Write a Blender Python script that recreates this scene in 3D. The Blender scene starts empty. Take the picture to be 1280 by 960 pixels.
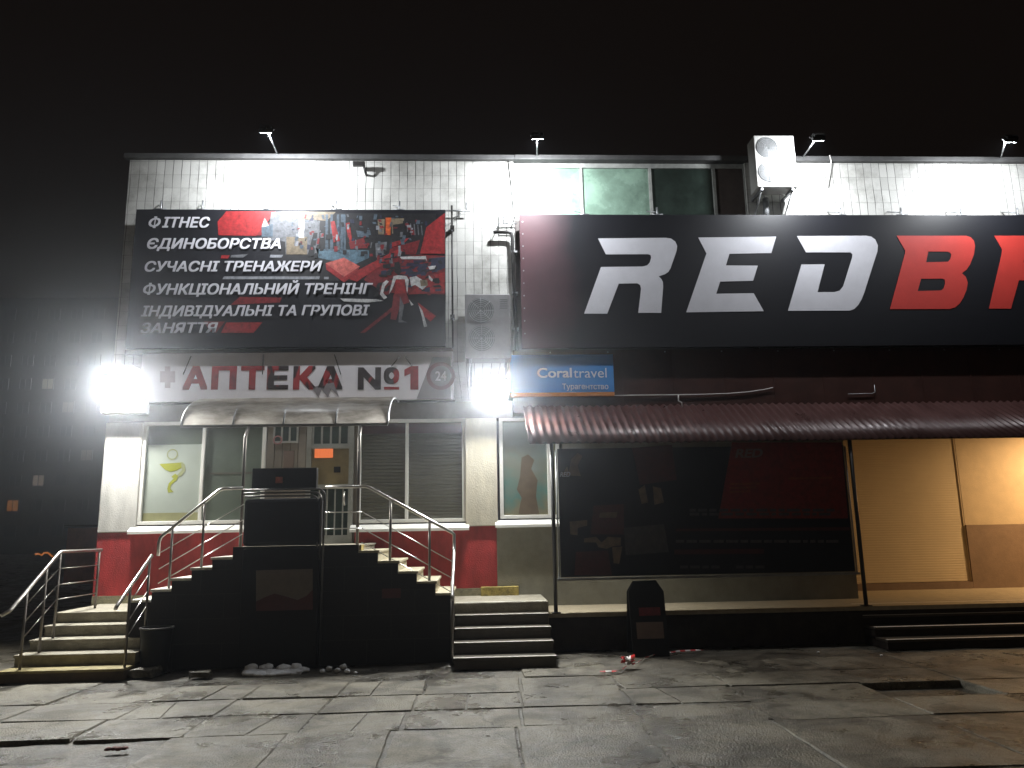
import bpy, bmesh, math, random
from mathutils import Vector, Matrix, noise
random.seed(7)
SC = bpy.context.scene
COL = SC.collection
rad = math.radians

# ------------------------------------------------------------------ camera model (also used to measure the photo)
F = 961.0
EYE = Vector((0, 0, 1.6))
TH, PS, RO = rad(10.9), rad(2.75), rad(1.04)
FW = Vector((math.sin(PS) * math.cos(TH), math.cos(PS) * math.cos(TH), math.sin(TH)))
R0 = Vector((math.cos(PS), -math.sin(PS), 0))
U0 = R0.cross(FW)
RT = R0 * math.cos(RO) - U0 * math.sin(RO)
UP = U0 * math.cos(RO) + R0 * math.sin(RO)

def ray(px, py):
    return FW * F + RT * (px - 640) - UP * (py - 480)

def at(px, py, Y):
    d = ray(px, py)
    return EYE + d * ((Y - EYE.y) / d.y)

# ------------------------------------------------------------------ materials
def nodes(name):
    m = bpy.data.materials.new(name)
    m.use_nodes = True
    nt = m.node_tree
    return m, nt, nt.nodes['Principled BSDF']

def N(nt, kind, **kw):
    n = nt.nodes.new(kind)
    for k, v in kw.items():
        if k in n.inputs.keys():
            n.inputs[k].default_value = v
        else:
            setattr(n, k, v)
    return n

def mat(name, col, rough=0.6, metal=0.0, var=0.18, scale=6.0, bump=0.0, bscale=60.0, stretch=(1, 1, 1), rvar=0.0, spec=0.5):
    m, nt, b = nodes(name)
    tc = N(nt, 'ShaderNodeTexCoord')
    mp = N(nt, 'ShaderNodeMapping')
    mp.inputs['Scale'].default_value = stretch
    nt.links.new(tc.outputs['Object'], mp.inputs['Vector'])
    nz = N(nt, 'ShaderNodeTexNoise', Scale=scale, Detail=6.0, Roughness=0.65)
    nt.links.new(mp.outputs['Vector'], nz.inputs['Vector'])
    rp = N(nt, 'ShaderNodeValToRGB')
    rp.color_ramp.elements[0].position = 0.3
    rp.color_ramp.elements[1].position = 0.7
    rp.color_ramp.elements[0].color = [max(0, c * (1 - var)) for c in col] + [1]
    rp.color_ramp.elements[1].color = [min(1, c * (1 + var)) for c in col] + [1]
    nt.links.new(nz.outputs['Fac'], rp.inputs['Fac'])
    nt.links.new(rp.outputs['Color'], b.inputs['Base Color'])
    b.inputs['Roughness'].default_value = rough
    b.inputs['Metallic'].default_value = metal
    b.inputs['Specular IOR Level'].default_value = spec
    if rvar:
        mr = N(nt, 'ShaderNodeMapRange')
        mr.inputs['From Min'].default_value = 0.3
        mr.inputs['From Max'].default_value = 0.7
        mr.inputs['To Min'].default_value = max(0.05, rough - rvar)
        mr.inputs['To Max'].default_value = min(1, rough + rvar)
        nt.links.new(nz.outputs['Fac'], mr.inputs['Value'])
        nt.links.new(mr.outputs['Result'], b.inputs['Roughness'])
    if bump:
        n2 = N(nt, 'ShaderNodeTexNoise', Scale=bscale, Detail=4.0)
        nt.links.new(tc.outputs['Object'], n2.inputs['Vector'])
        bp = N(nt, 'ShaderNodeBump', Strength=bump, Distance=0.02)
        nt.links.new(n2.outputs['Fac'], bp.inputs['Height'])
        nt.links.new(bp.outputs['Normal'], b.inputs['Normal'])
    return m

def emit(name, col, s):
    m, nt, b = nodes(name)
    b.inputs['Base Color'].default_value = (0.02, 0.02, 0.02, 1)
    b.inputs['Emission Color'].default_value = (*col, 1)
    b.inputs['Emission Strength'].default_value = s
    return m

def glass(name, tint, alpha, rough=0.06):
    m, nt, b = nodes(name)
    out = nt.nodes['Material Output']
    tr = N(nt, 'ShaderNodeBsdfTransparent')
    tr.inputs['Color'].default_value = (*tint, 1)
    b.inputs['Base Color'].default_value = (0.03, 0.035, 0.035, 1)
    b.inputs['Roughness'].default_value = rough
    mx = N(nt, 'ShaderNodeMixShader')
    fr = N(nt, 'ShaderNodeLayerWeight', Blend=0.5)
    pw = N(nt, 'ShaderNodeMath', operation='POWER')
    pw.inputs[1].default_value = 4.0
    nt.links.new(fr.outputs['Facing'], pw.inputs[0])
    ad = N(nt, 'ShaderNodeMath', operation='MULTIPLY_ADD')
    ad.inputs[1].default_value = 0.35
    ad.inputs[2].default_value = alpha
    nt.links.new(pw.outputs[0], ad.inputs[0])
    nt.links.new(ad.outputs[0], mx.inputs[0])
    nt.links.new(tr.outputs[0], mx.inputs[1])
    nt.links.new(b.outputs[0], mx.inputs[2])
    nt.links.new(mx.outputs[0], out.inputs['Surface'])
    return m

def tile_mat():
    m, nt, b = nodes('white_wall_tile')
    tc = N(nt, 'ShaderNodeTexCoord')
    sx = N(nt, 'ShaderNodeSeparateXYZ')
    nt.links.new(tc.outputs['Object'], sx.inputs[0])
    cb = N(nt, 'ShaderNodeCombineXYZ')
    nw = N(nt, 'ShaderNodeTexNoise', Scale=2.2, Detail=1.0)
    nt.links.new(tc.outputs['Object'], nw.inputs['Vector'])
    wob = N(nt, 'ShaderNodeMath', operation='MULTIPLY_ADD')
    wob.inputs[1].default_value = 0.03
    nt.links.new(nw.outputs['Fac'], wob.inputs[0])
    nt.links.new(sx.outputs['X'], wob.inputs[2])
    nt.links.new(wob.outputs[0], cb.inputs['X'])
    nt.links.new(sx.outputs['Z'], cb.inputs['Y'])
    def bricks(w, h, ms, c1, c2, mc):
        br = N(nt, 'ShaderNodeTexBrick', offset=0.0, squash=1.0)
        br.inputs['Scale'].default_value = 1.0
        br.inputs['Mortar Size'].default_value = ms
        br.inputs['Mortar Smooth'].default_value = 0.3
        br.inputs['Brick Width'].default_value = w
        br.inputs['Row Height'].default_value = h
        br.inputs['Color1'].default_value = (*c1, 1)
        br.inputs['Color2'].default_value = (*c2, 1)
        br.inputs['Mortar'].default_value = (*mc, 1)
        nt.links.new(cb.outputs[0], br.inputs['Vector'])
        return br
    br = bricks(0.138, 0.235, 0.0035, (0.56, 0.56, 0.53), (0.46, 0.46, 0.435), (0.28, 0.275, 0.26))
    bv = bricks(0.138, 40.0, 0.0068, (1, 1, 1), (1, 1, 1), (0.14, 0.14, 0.13))
    nv = N(nt, 'ShaderNodeTexNoise', Scale=1.9, Detail=3.0)
    nt.links.new(tc.outputs['Object'], nv.inputs['Vector'])
    fv = N(nt, 'ShaderNodeMapRange')
    fv.inputs['From Min'].default_value = 0.35
    fv.inputs['From Max'].default_value = 0.62
    nt.links.new(nv.outputs['Fac'], fv.inputs['Value'])
    mv = N(nt, 'ShaderNodeMix', data_type='RGBA', blend_type='MULTIPLY')
    nt.links.new(fv.outputs['Result'], mv.inputs[0])
    nt.links.new(br.outputs['Color'], mv.inputs[6])
    nt.links.new(bv.outputs['Color'], mv.inputs[7])
    # joints partly filled: mortar darkness breaks up
    nz = N(nt, 'ShaderNodeTexNoise', Scale=1.3, Detail=7.0, Roughness=0.7)
    nt.links.new(tc.outputs['Object'], nz.inputs['Vector'])
    rp = N(nt, 'ShaderNodeValToRGB')
    rp.color_ramp.elements[0].position = 0.33
    rp.color_ramp.elements[0].color = (0.45, 0.44, 0.42, 1)
    rp.color_ramp.elements[1].position = 0.52
    rp.color_ramp.elements[1].color = (1, 1, 1, 1)
    nt.links.new(nz.outputs['Fac'], rp.inputs['Fac'])
    mx = N(nt, 'ShaderNodeMix', data_type='RGBA', blend_type='MULTIPLY')
    mx.inputs[0].default_value = 0.8
    nt.links.new(mv.outputs[2], mx.inputs[6])
    nt.links.new(rp.outputs['Color'], mx.inputs[7])
    nt.links.new(mx.outputs[2], b.inputs['Base Color'])
    bp = N(nt, 'ShaderNodeBump', Strength=0.5, Distance=0.006, invert=True)
    nt.links.new(br.outputs['Fac'], bp.inputs['Height'])
    nt.links.new(bp.outputs['Normal'], b.inputs['Normal'])
    b.inputs['Roughness'].default_value = 0.42
    return m

def ground_mat(name, dark, light, wet_rough, dry_rough, s1=0.6, s2=28.0):
    m, nt, b = nodes(name)
    tc = N(nt, 'ShaderNodeTexCoord')
    n1 = N(nt, 'ShaderNodeTexNoise', Scale=s1, Detail=8.0, Roughness=0.7)
    n2 = N(nt, 'ShaderNodeTexNoise', Scale=s2, Detail=5.0, Roughness=0.7)
    for n in (n1, n2):
        nt.links.new(tc.outputs['Object'], n.inputs['Vector'])
    av = N(nt, 'ShaderNodeMix', data_type='FLOAT')
    av.inputs[0].default_value = 0.55
    nt.links.new(n1.outputs['Fac'], av.inputs[2])
    nt.links.new(n2.outputs['Fac'], av.inputs[3])
    rp = N(nt, 'ShaderNodeValToRGB')
    rp.color_ramp.elements[0].position = 0.36
    rp.color_ramp.elements[0].color = (*dark, 1)
    rp.color_ramp.elements[1].position = 0.62
    rp.color_ramp.elements[1].color = (*light, 1)
    nt.links.new(av.outputs[0], rp.inputs['Fac'])
    n4 = N(nt, 'ShaderNodeTexNoise', Scale=1.7, Detail=6.0, Roughness=0.65, Distortion=0.6)
    nt.links.new(tc.outputs['Object'], n4.inputs['Vector'])
    r4 = N(nt, 'ShaderNodeValToRGB')
    r4.color_ramp.elements[0].position = 0.40
    r4.color_ramp.elements[0].color = (0.30, 0.28, 0.25, 1)
    r4.color_ramp.elements[1].position = 0.56
    r4.color_ramp.elements[1].color = (1, 1, 1, 1)
    nt.links.new(n4.outputs['Fac'], r4.inputs['Fac'])
    vd = N(nt, 'ShaderNodeTexVoronoi', feature='DISTANCE_TO_EDGE', Scale=0.8)
    wv = N(nt, 'ShaderNodeTexNoise', Scale=3.0, Detail=5.0)
    nt.links.new(tc.outputs['Object'], wv.inputs['Vector'])
    wm = N(nt, 'ShaderNodeVectorMath', operation='MULTIPLY_ADD')
    wm.inputs[1].default_value = (0.35, 0.35, 0.35)
    nt.links.new(wv.outputs['Color'], wm.inputs[0])
    nt.links.new(tc.outputs['Object'], wm.inputs[2])
    nt.links.new(wm.outputs[0], vd.inputs['Vector'])
    vr = N(nt, 'ShaderNodeValToRGB')
    vr.color_ramp.elements[0].position = 0.004
    vr.color_ramp.elements[0].color = (0.30, 0.28, 0.25, 1)
    vr.color_ramp.elements[1].position = 0.016
    vr.color_ramp.elements[1].color = (1, 1, 1, 1)
    nt.links.new(vd.outputs['Distance'], vr.inputs['Fac'])
    k1 = N(nt, 'ShaderNodeMix', data_type='RGBA', blend_type='MULTIPLY')
    k1.inputs[0].default_value = 0.9
    nt.links.new(rp.outputs['Color'], k1.inputs[6])
    nt.links.new(r4.outputs['Color'], k1.inputs[7])
    k2 = N(nt, 'ShaderNodeMix', data_type='RGBA', blend_type='MULTIPLY')
    nt.links.new(n1.outputs['Fac'], k2.inputs[0])
    nt.links.new(k1.outputs[2], k2.inputs[6])
    nt.links.new(vr.outputs['Color'], k2.inputs[7])
    nt.links.new(k2.outputs[2], b.inputs['Base Color'])
    mr = N(nt, 'ShaderNodeMapRange')
    mr.inputs['From Min'].default_value = 0.4
    mr.inputs['From Max'].default_value = 0.6
    mr.inputs['To Min'].default_value = wet_rough
    mr.inputs['To Max'].default_value = dry_rough
    nt.links.new(n1.outputs['Fac'], mr.inputs['Value'])
    nt.links.new(mr.outputs['Result'], b.inputs['Roughness'])
    n3 = N(nt, 'ShaderNodeTexNoise', Scale=60.0, Detail=4.0)
    nt.links.new(tc.outputs['Object'], n3.inputs['Vector'])
    bp = N(nt, 'ShaderNodeBump', Strength=1.0, Distance=0.02)
    nt.links.new(n3.outputs['Fac'], bp.inputs['Height'])
    nt.links.new(bp.outputs['Normal'], b.inputs['Normal'])
    return m

def torn_mat():
    """red lettering film that has partly peeled off and left dark brown plastic"""
    m, nt, b = nodes('torn_red_film')
    tc = N(nt, 'ShaderNodeTexCoord')
    mp = N(nt, 'ShaderNodeMapping')
    mp.inputs['Rotation'].default_value = (0, rad(35), 0)
    mp.inputs['Scale'].default_value = (3.2, 3.2, 1.2)
    nt.links.new(tc.outputs['Object'], mp.inputs['Vector'])
    nz = N(nt, 'ShaderNodeTexNoise', Scale=1.6, Detail=3.0, Roughness=0.5)
    nt.links.new(mp.outputs[0], nz.inputs['Vector'])
    rp = N(nt, 'ShaderNodeValToRGB')
    rp.color_ramp.interpolation = 'LINEAR'
    rp.color_ramp.elements[0].position = 0.50
    rp.color_ramp.elements[0].color = (0.028, 0.015, 0.014, 1)
    rp.color_ramp.elements[1].position = 0.56
    rp.color_ramp.elements[1].color = (0.36, 0.03, 0.032, 1)
    nt.links.new(nz.outputs['Fac'], rp.inputs['Fac'])
    nt.links.new(rp.outputs['Color'], b.inputs['Base Color'])
    b.inputs['Roughness'].default_value = 0.5
    return m

def stripe_mat():
    m, nt, b = nodes('barrier_tape_film')
    tc = N(nt, 'ShaderNodeTexCoord')
    wv = N(nt, 'ShaderNodeTexWave', wave_type='BANDS', bands_direction='X')
    wv.inputs['Scale'].default_value = 2.2
    nt.links.new(tc.outputs['Object'], wv.inputs['Vector'])
    rp = N(nt, 'ShaderNodeValToRGB')
    rp.color_ramp.interpolation = 'CONSTANT'
    rp.color_ramp.elements[0].color = (0.75, 0.72, 0.7, 1)
    rp.color_ramp.elements[1].position = 0.5
    rp.color_ramp.elements[1].color = (0.6, 0.04, 0.04, 1)
    nt.links.new(wv.outputs['Fac'], rp.inputs['Fac'])
    nt.links.new(rp.outputs['Color'], b.inputs['Base Color'])
    b.inputs['Roughness'].default_value = 0.4
    return m

def poster_mat():
    """sun-bleached beach poster"""
    m, nt, b = nodes('beach_poster_print')
    tc = N(nt, 'ShaderNodeTexCoord')
    sx = N(nt, 'ShaderNodeSeparateXYZ')
    nt.links.new(tc.outputs['Object'], sx.inputs[0])
    nz = N(nt, 'ShaderNodeTexNoise', Scale=2.6, Detail=4.0)
    nt.links.new(tc.outputs['Object'], nz.inputs['Vector'])
    ma = N(nt, 'ShaderNodeMath', operation='MULTIPLY_ADD')
    ma.inputs[1].default_value = 1.5
    nt.links.new(nz.outputs['Fac'], ma.inputs[0])
    nt.links.new(sx.outputs['Z'], ma.inputs[2])
    mr = N(nt, 'ShaderNodeMapRange')
    mr.inputs['From Min'].default_value = 2.1
    mr.inputs['From Max'].default_value = 3.9
    nt.links.new(ma.outputs[0], mr.inputs['Value'])
    rp = N(nt, 'ShaderNodeValToRGB')
    e = rp.color_ramp.elements
    e[0].color = (0.30, 0.25, 0.15, 1)
    e[1].color = (0.34, 0.40, 0.40, 1)
    e[1].position = 1.0
    for p, c in ((0.35, (0.33, 0.28, 0.19)), (0.5, (0.16, 0.30, 0.28)), (0.7, (0.30, 0.30, 0.26))):
        x = e.new(p)
        x.color = (*c, 1)
    nt.links.new(mr.outputs['Result'], rp.inputs['Fac'])
    nt.links.new(rp.outputs['Color'], b.inputs['Base Color'])
    b.inputs['Roughness'].default_value = 0.35
    return m

M = {}
M['tile'] = tile_mat()
M['coping'] = mat('roof_flashing', (0.065, 0.065, 0.065), 0.6, var=0.3)
M['white'] = mat('white_plaster', (0.50, 0.49, 0.46), 0.65, var=0.22, scale=5, bump=0.3, stretch=(1, 1, 0.3))
M['cream'] = mat('cream_plaster', (0.54, 0.50, 0.40), 0.65, var=0.2, scale=5, bump=0.3, stretch=(1, 1, 0.3))
M['red'] = mat('red_wall_paint', (0.36, 0.032, 0.032), 0.55, var=0.38, scale=4.5, bump=0.35, stretch=(1, 1, 0.35))
M['plinth'] = mat('mossy_plinth_concrete', (0.24, 0.22, 0.14), 0.8, var=0.4, scale=9, bump=0.4)
M['yellow'] = mat('worn_yellow_paint', (0.30, 0.23, 0.06), 0.75, var=0.7, scale=9, bump=0.4)
M['greywall'] = mat('grey_render', (0.26, 0.25, 0.20), 0.75, var=0.18, scale=4, bump=0.3)
M['fascia'] = mat('brown_sheet_metal', (0.055, 0.023, 0.018), 0.5, var=0.25, scale=3, spec=0.2)
M['frame'] = mat('white_window_frame', (0.70, 0.69, 0.65), 0.4, var=0.05)
M['shutter'] = mat('taupe_shutter', (0.20, 0.175, 0.15), 0.5, var=0.12, scale=4)
M['curtain'] = mat('grey_green_blind', (0.20, 0.22, 0.19), 0.6, var=0.15, scale=3)
M['decalboard'] = mat('white_film', (0.66, 0.67, 0.65), 0.5, var=0.04)
M['lime'] = mat('lime_print', (0.50, 0.48, 0.05), 0.5, var=0.1)
M['paleyellow'] = mat('pale_yellow_print', (0.50, 0.45, 0.25), 0.5, var=0.1)
M['palelime'] = mat('pale_lime_print', (0.52, 0.51, 0.30), 0.5, var=0.1)
M['vest'] = mat('taupe_cladding', (0.21, 0.18, 0.145), 0.55, var=0.15, scale=3)
M['greenpane'] = mat('green_painted_glass', (0.20, 0.30, 0.235), 0.28, var=0.45, scale=1.6, rvar=0.1)
M['blackpane'] = mat('dark_glass', (0.02, 0.03, 0.025), 0.12, var=0.3)
M['oldframe'] = mat('old_grey_frame', (0.30, 0.31, 0.29), 0.6, var=0.3)
M['darkpanel'] = mat('dark_brown_panel', (0.06, 0.045, 0.04), 0.6, var=0.3)
M['vinyl'] = mat('black_banner_vinyl', (0.010, 0.0105, 0.014), 0.46, var=0.25, scale=1.5, rvar=0.06, spec=0.3)
M['vinylred'] = mat('maroon_banner_vinyl', (0.12, 0.02, 0.025), 0.45, var=0.25, scale=1.5)
M['letter'] = mat('white_vinyl', (0.58, 0.58, 0.62), 0.5, var=0.05)
M['letterred'] = mat('red_vinyl', (0.54, 0.045, 0.035), 0.5, var=0.06)
M['signwhite'] = mat('pale_sign_acrylic', (0.80, 0.77, 0.80), 0.4, var=0.06, scale=2)
M['signletter'] = mat('bright_white_film', (0.82, 0.88, 0.95), 0.45, var=0.03)
M['signred'] = mat('faded_red_film', (0.27, 0.025, 0.026), 0.5, var=0.5, scale=7)
M['torn'] = torn_mat()
M['signgrey'] = mat('grey_film_and_shadow', (0.24, 0.22, 0.23), 0.5, var=0.1)
M['blue'] = mat('blue_sign_acrylic', (0.05, 0.28, 0.70), 0.4, var=0.08, scale=2)
M['orange'] = mat('orange_stripe', (0.60, 0.22, 0.04), 0.45, var=0.08)
M['maroon'] = mat('maroon_corrugated_steel', (0.075, 0.033, 0.030), 0.34, metal=0.1, var=0.25, scale=3, rvar=0.08)
M['blackmetal'] = mat('black_painted_steel', (0.02, 0.018, 0.017), 0.45, var=0.3)
M['steel'] = mat('brushed_steel', (0.62, 0.60, 0.57), 0.28, metal=1.0, var=0.08, scale=20)
M['galv'] = mat('galvanised_steel', (0.32, 0.33, 0.34), 0.45, metal=0.7, var=0.2)
M['concrete'] = mat('weathered_concrete', (0.27, 0.247, 0.19), 0.78, var=0.28, scale=7, bump=0.5, bscale=45)
M['darkstep'] = mat('dark_step_tile', (0.06, 0.048, 0.034), 0.42, var=0.25, scale=8, bump=0.2)
M['nosing'] = mat('steel_step_nosing', (0.74, 0.71, 0.64), 0.4, metal=0.0, var=0.15, scale=14)
def clad_mat():
    m, nt, b = nodes('black_stair_tile')
    tc = N(nt, 'ShaderNodeTexCoord')
    sx = N(nt, 'ShaderNodeSeparateXYZ')
    nt.links.new(tc.outputs['Object'], sx.inputs[0])
    cb = N(nt, 'ShaderNodeCombineXYZ')
    nt.links.new(sx.outputs['X'], cb.inputs['X'])
    nt.links.new(sx.outputs['Z'], cb.inputs['Y'])
    br = N(nt, 'ShaderNodeTexBrick', offset=0.5)
    br.inputs['Scale'].default_value = 1.0
    br.inputs['Mortar Size'].default_value = 0.004
    br.inputs['Brick Width'].default_value = 0.6
    br.inputs['Row Height'].default_value = 0.3
    br.inputs['Color1'].default_value = (0.012, 0.010, 0.008, 1)
    br.inputs['Color2'].default_value = (0.018, 0.015, 0.012, 1)
    br.inputs['Mortar'].default_value = (0.035, 0.03, 0.024, 1)
    nt.links.new(cb.outputs[0], br.inputs['Vector'])
    nt.links.new(br.outputs['Color'], b.inputs['Base Color'])
    b.inputs['Roughness'].default_value = 0.6
    b.inputs['Specular IOR Level'].default_value = 0.25
    return m
M['blacktile'] = clad_mat()
M['blackplain'] = mat('black_stair_cladding', (0.012, 0.010, 0.008), 0.7, var=0.35, scale=5, spec=0.15)
M['risercream'] = mat('cream_riser_tile', (0.42, 0.38, 0.27), 0.6, var=0.15)
M['platdark'] = mat('dark_platform_face', (0.035, 0.027, 0.021), 0.85, var=0.4, scale=5, bump=0.4, spec=0.2)
M['floor'] = mat('platform_floor_tile', (0.33, 0.28, 0.19), 0.6, var=0.2, scale=9, bump=0.2)
M['acwhite'] = mat('white_enamel', (0.60, 0.60, 0.58), 0.4, var=0.06)
M['acgrey'] = mat('aged_grey_enamel', (0.27, 0.265, 0.27), 0.45, var=0.1)
M['grille'] = mat('grey_fan_grille', (0.15, 0.155, 0.16), 0.5, var=0.15)
M['rollcream'] = mat('cream_roller_shutter', (0.60, 0.50, 0.33), 0.5, var=0.05, scale=2)
M['wallcream'] = mat('yellowish_wall', (0.56, 0.45, 0.29), 0.65, var=0.08, bump=0.2)
M['dado'] = mat('brown_wall_dado', (0.23, 0.16, 0.11), 0.6, var=0.15, bump=0.2)
def poly_mat():
    m, nt, b = nodes('smoky_polycarbonate')
    out = nt.nodes['Material Output']
    tc = N(nt, 'ShaderNodeTexCoord')
    mp = N(nt, 'ShaderNodeMapping')
    mp.inputs['Scale'].default_value = (1.0, 3.0, 3.0)
    nt.links.new(tc.outputs['Object'], mp.inputs['Vector'])
    nz = N(nt, 'ShaderNodeTexNoise', Scale=1.7, Detail=6.0, Roughness=0.7)
    nt.links.new(mp.outputs[0], nz.inputs['Vector'])
    rp = N(nt, 'ShaderNodeValToRGB')
    rp.color_ramp.elements[0].position = 0.35
    rp.color_ramp.elements[0].color = (0.20, 0.18, 0.16, 1)
    rp.color_ramp.elements[1].position = 0.68
    rp.color_ramp.elements[1].color = (0.62, 0.59, 0.55, 1)
    nt.links.new(nz.outputs['Fac'], rp.inputs['Fac'])
    # a smear of wet snow frozen onto the sheet
    sx = N(nt, 'ShaderNodeSeparateXYZ')
    nt.links.new(tc.outputs['Object'], sx.inputs[0])
    def mth(op, a, bb, cc=None):
        n = N(nt, 'ShaderNodeMath', operation=op)
        for i, v in enumerate((a, bb, cc)):
            if v is None: continue
            if isinstance(v, (int, float)): n.inputs[i].default_value = v
            else: nt.links.new(v, n.inputs[i])
        return n.outputs[0]
    n5 = N(nt, 'ShaderNodeTexNoise', Scale=5.0, Detail=5.0)
    nt.links.new(mp.outputs[0], n5.inputs['Vector'])
    dx = mth('POWER', mth('ABSOLUTE', mth('DIVIDE', mth('SUBTRACT', sx.outputs['X'], 0.42), 0.80), 0), 2.0)
    dz = mth('POWER', mth('ABSOLUTE', mth('DIVIDE', mth('SUBTRACT', sx.outputs['Z'], -0.16), 0.10), 0), 2.0)
    dd = mth('MULTIPLY_ADD', n5.outputs['Fac'], 2.2, mth('ADD', mth('ADD', dx, dz), -1.1))
    sm = N(nt, 'ShaderNodeMapRange')
    sm.inputs['From Min'].default_value = 1.0
    sm.inputs['From Max'].default_value = 0.15
    nt.links.new(dd, sm.inputs['Value'])
    sn = N(nt, 'ShaderNodeMix', data_type='RGBA')
    sn.inputs[7].default_value = (0.85, 0.85, 0.86, 1)
    nt.links.new(sm.outputs['Result'], sn.inputs[0])
    nt.links.new(rp.outputs['Color'], sn.inputs[6])
    nt.links.new(sn.outputs[2], b.inputs['Base Color'])
    b.inputs['Roughness'].default_value = 0.3
    tl = N(nt, 'ShaderNodeBsdfTranslucent')
    nt.links.new(rp.outputs['Color'], tl.inputs['Color'])
    tr = N(nt, 'ShaderNodeBsdfTransparent')
    tr.inputs['Color'].default_value = (0.75, 0.72, 0.68, 1)
    m1 = N(nt, 'ShaderNodeMixShader')
    m1.inputs[0].default_value = 0.6
    nt.links.new(b.outputs[0], m1.inputs[1])
    nt.links.new(tl.outputs[0], m1.inputs[2])
    m2 = N(nt, 'ShaderNodeMixShader')
    m2.inputs[0].default_value = 0.30
    nt.links.new(m1.outputs[0], m2.inputs[1])
    nt.links.new(tr.outputs[0], m2.inputs[2])
    nt.links.new(m2.outputs[0], out.inputs['Surface'])
    return m
M['poly'] = poly_mat()
M['glass'] = glass('window_glass', (0.9, 0.92, 0.9), 0.03)
M['snow'] = mat('dirty_snow', (0.84, 0.86, 0.88), 0.8, var=0.2, scale=14, bump=0.6, bscale=40)
M['tape'] = stripe_mat()
M['poster'] = poster_mat()
M['skin'] = mat('tanned_print', (0.21, 0.14, 0.095), 0.4, var=0.2)
M['binblack'] = mat('black_bin_plastic', (0.007, 0.0065, 0.006), 0.5, var=0.3, spec=0.2)
M['boardpale'] = mat('faded_board_print', (0.14, 0.095, 0.07), 0.55, var=0.2, scale=5)
M['posterpale'] = mat('faded_poster_paper', (0.16, 0.13, 0.105), 0.6, var=0.15)
M['posterred'] = mat('dull_red_print', (0.08, 0.012, 0.010), 0.55, var=0.25)
M['rust'] = mat('red_brown_scrap', (0.16, 0.03, 0.02), 0.7, var=0.4)
M['cable'] = mat('white_cable', (0.60, 0.58, 0.55), 0.5, var=0.05)
M['farwall'] = mat('far_apartment_panel', (0.012, 0.011, 0.009), 0.85, var=0.2, scale=0.5)
M['fardark'] = mat('far_dark_glass', (0.012, 0.012, 0.012), 0.6, spec=0.1)
M['brick'] = mat('far_orange_brick', (0.30, 0.11, 0.05), 0.85, var=0.3, scale=3)
M['asphalt'] = ground_mat('wet_asphalt', (0.04, 0.035, 0.026), (0.17, 0.152, 0.115), 0.2, 0.65, 0.9)
M['slab'] = ground_mat('worn_concrete_slab', (0.10, 0.09, 0.066), (0.27, 0.246, 0.19), 0.22, 0.7, 1.1, 45.0)
M['lampface'] = emit('cold_led_face', (0.86, 0.94, 1.0), 300.0)
M['lampface2'] = emit('cold_led_face_small', (0.86, 0.95, 1.0), 60.0)
M['warmface'] = emit('warm_bulb_glass', (1.0, 0.62, 0.32), 30.0)
M['litwin'] = emit('lit_window', (0.75, 0.62, 0.5), 0.16)
M['litwin2'] = emit('dim_lit_window', (0.6, 0.42, 0.3), 0.06)
M['litorange'] = emit('orange_lit_window', (1.0, 0.38, 0.08), 0.14)
M['orangereflect'] = emit('glowing_orange_reflection', (1.0, 0.22, 0.06), 0.75)
M['orangetube'] = emit('glowing_orange_tube', (1.0, 0.32, 0.08), 0.3)

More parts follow.
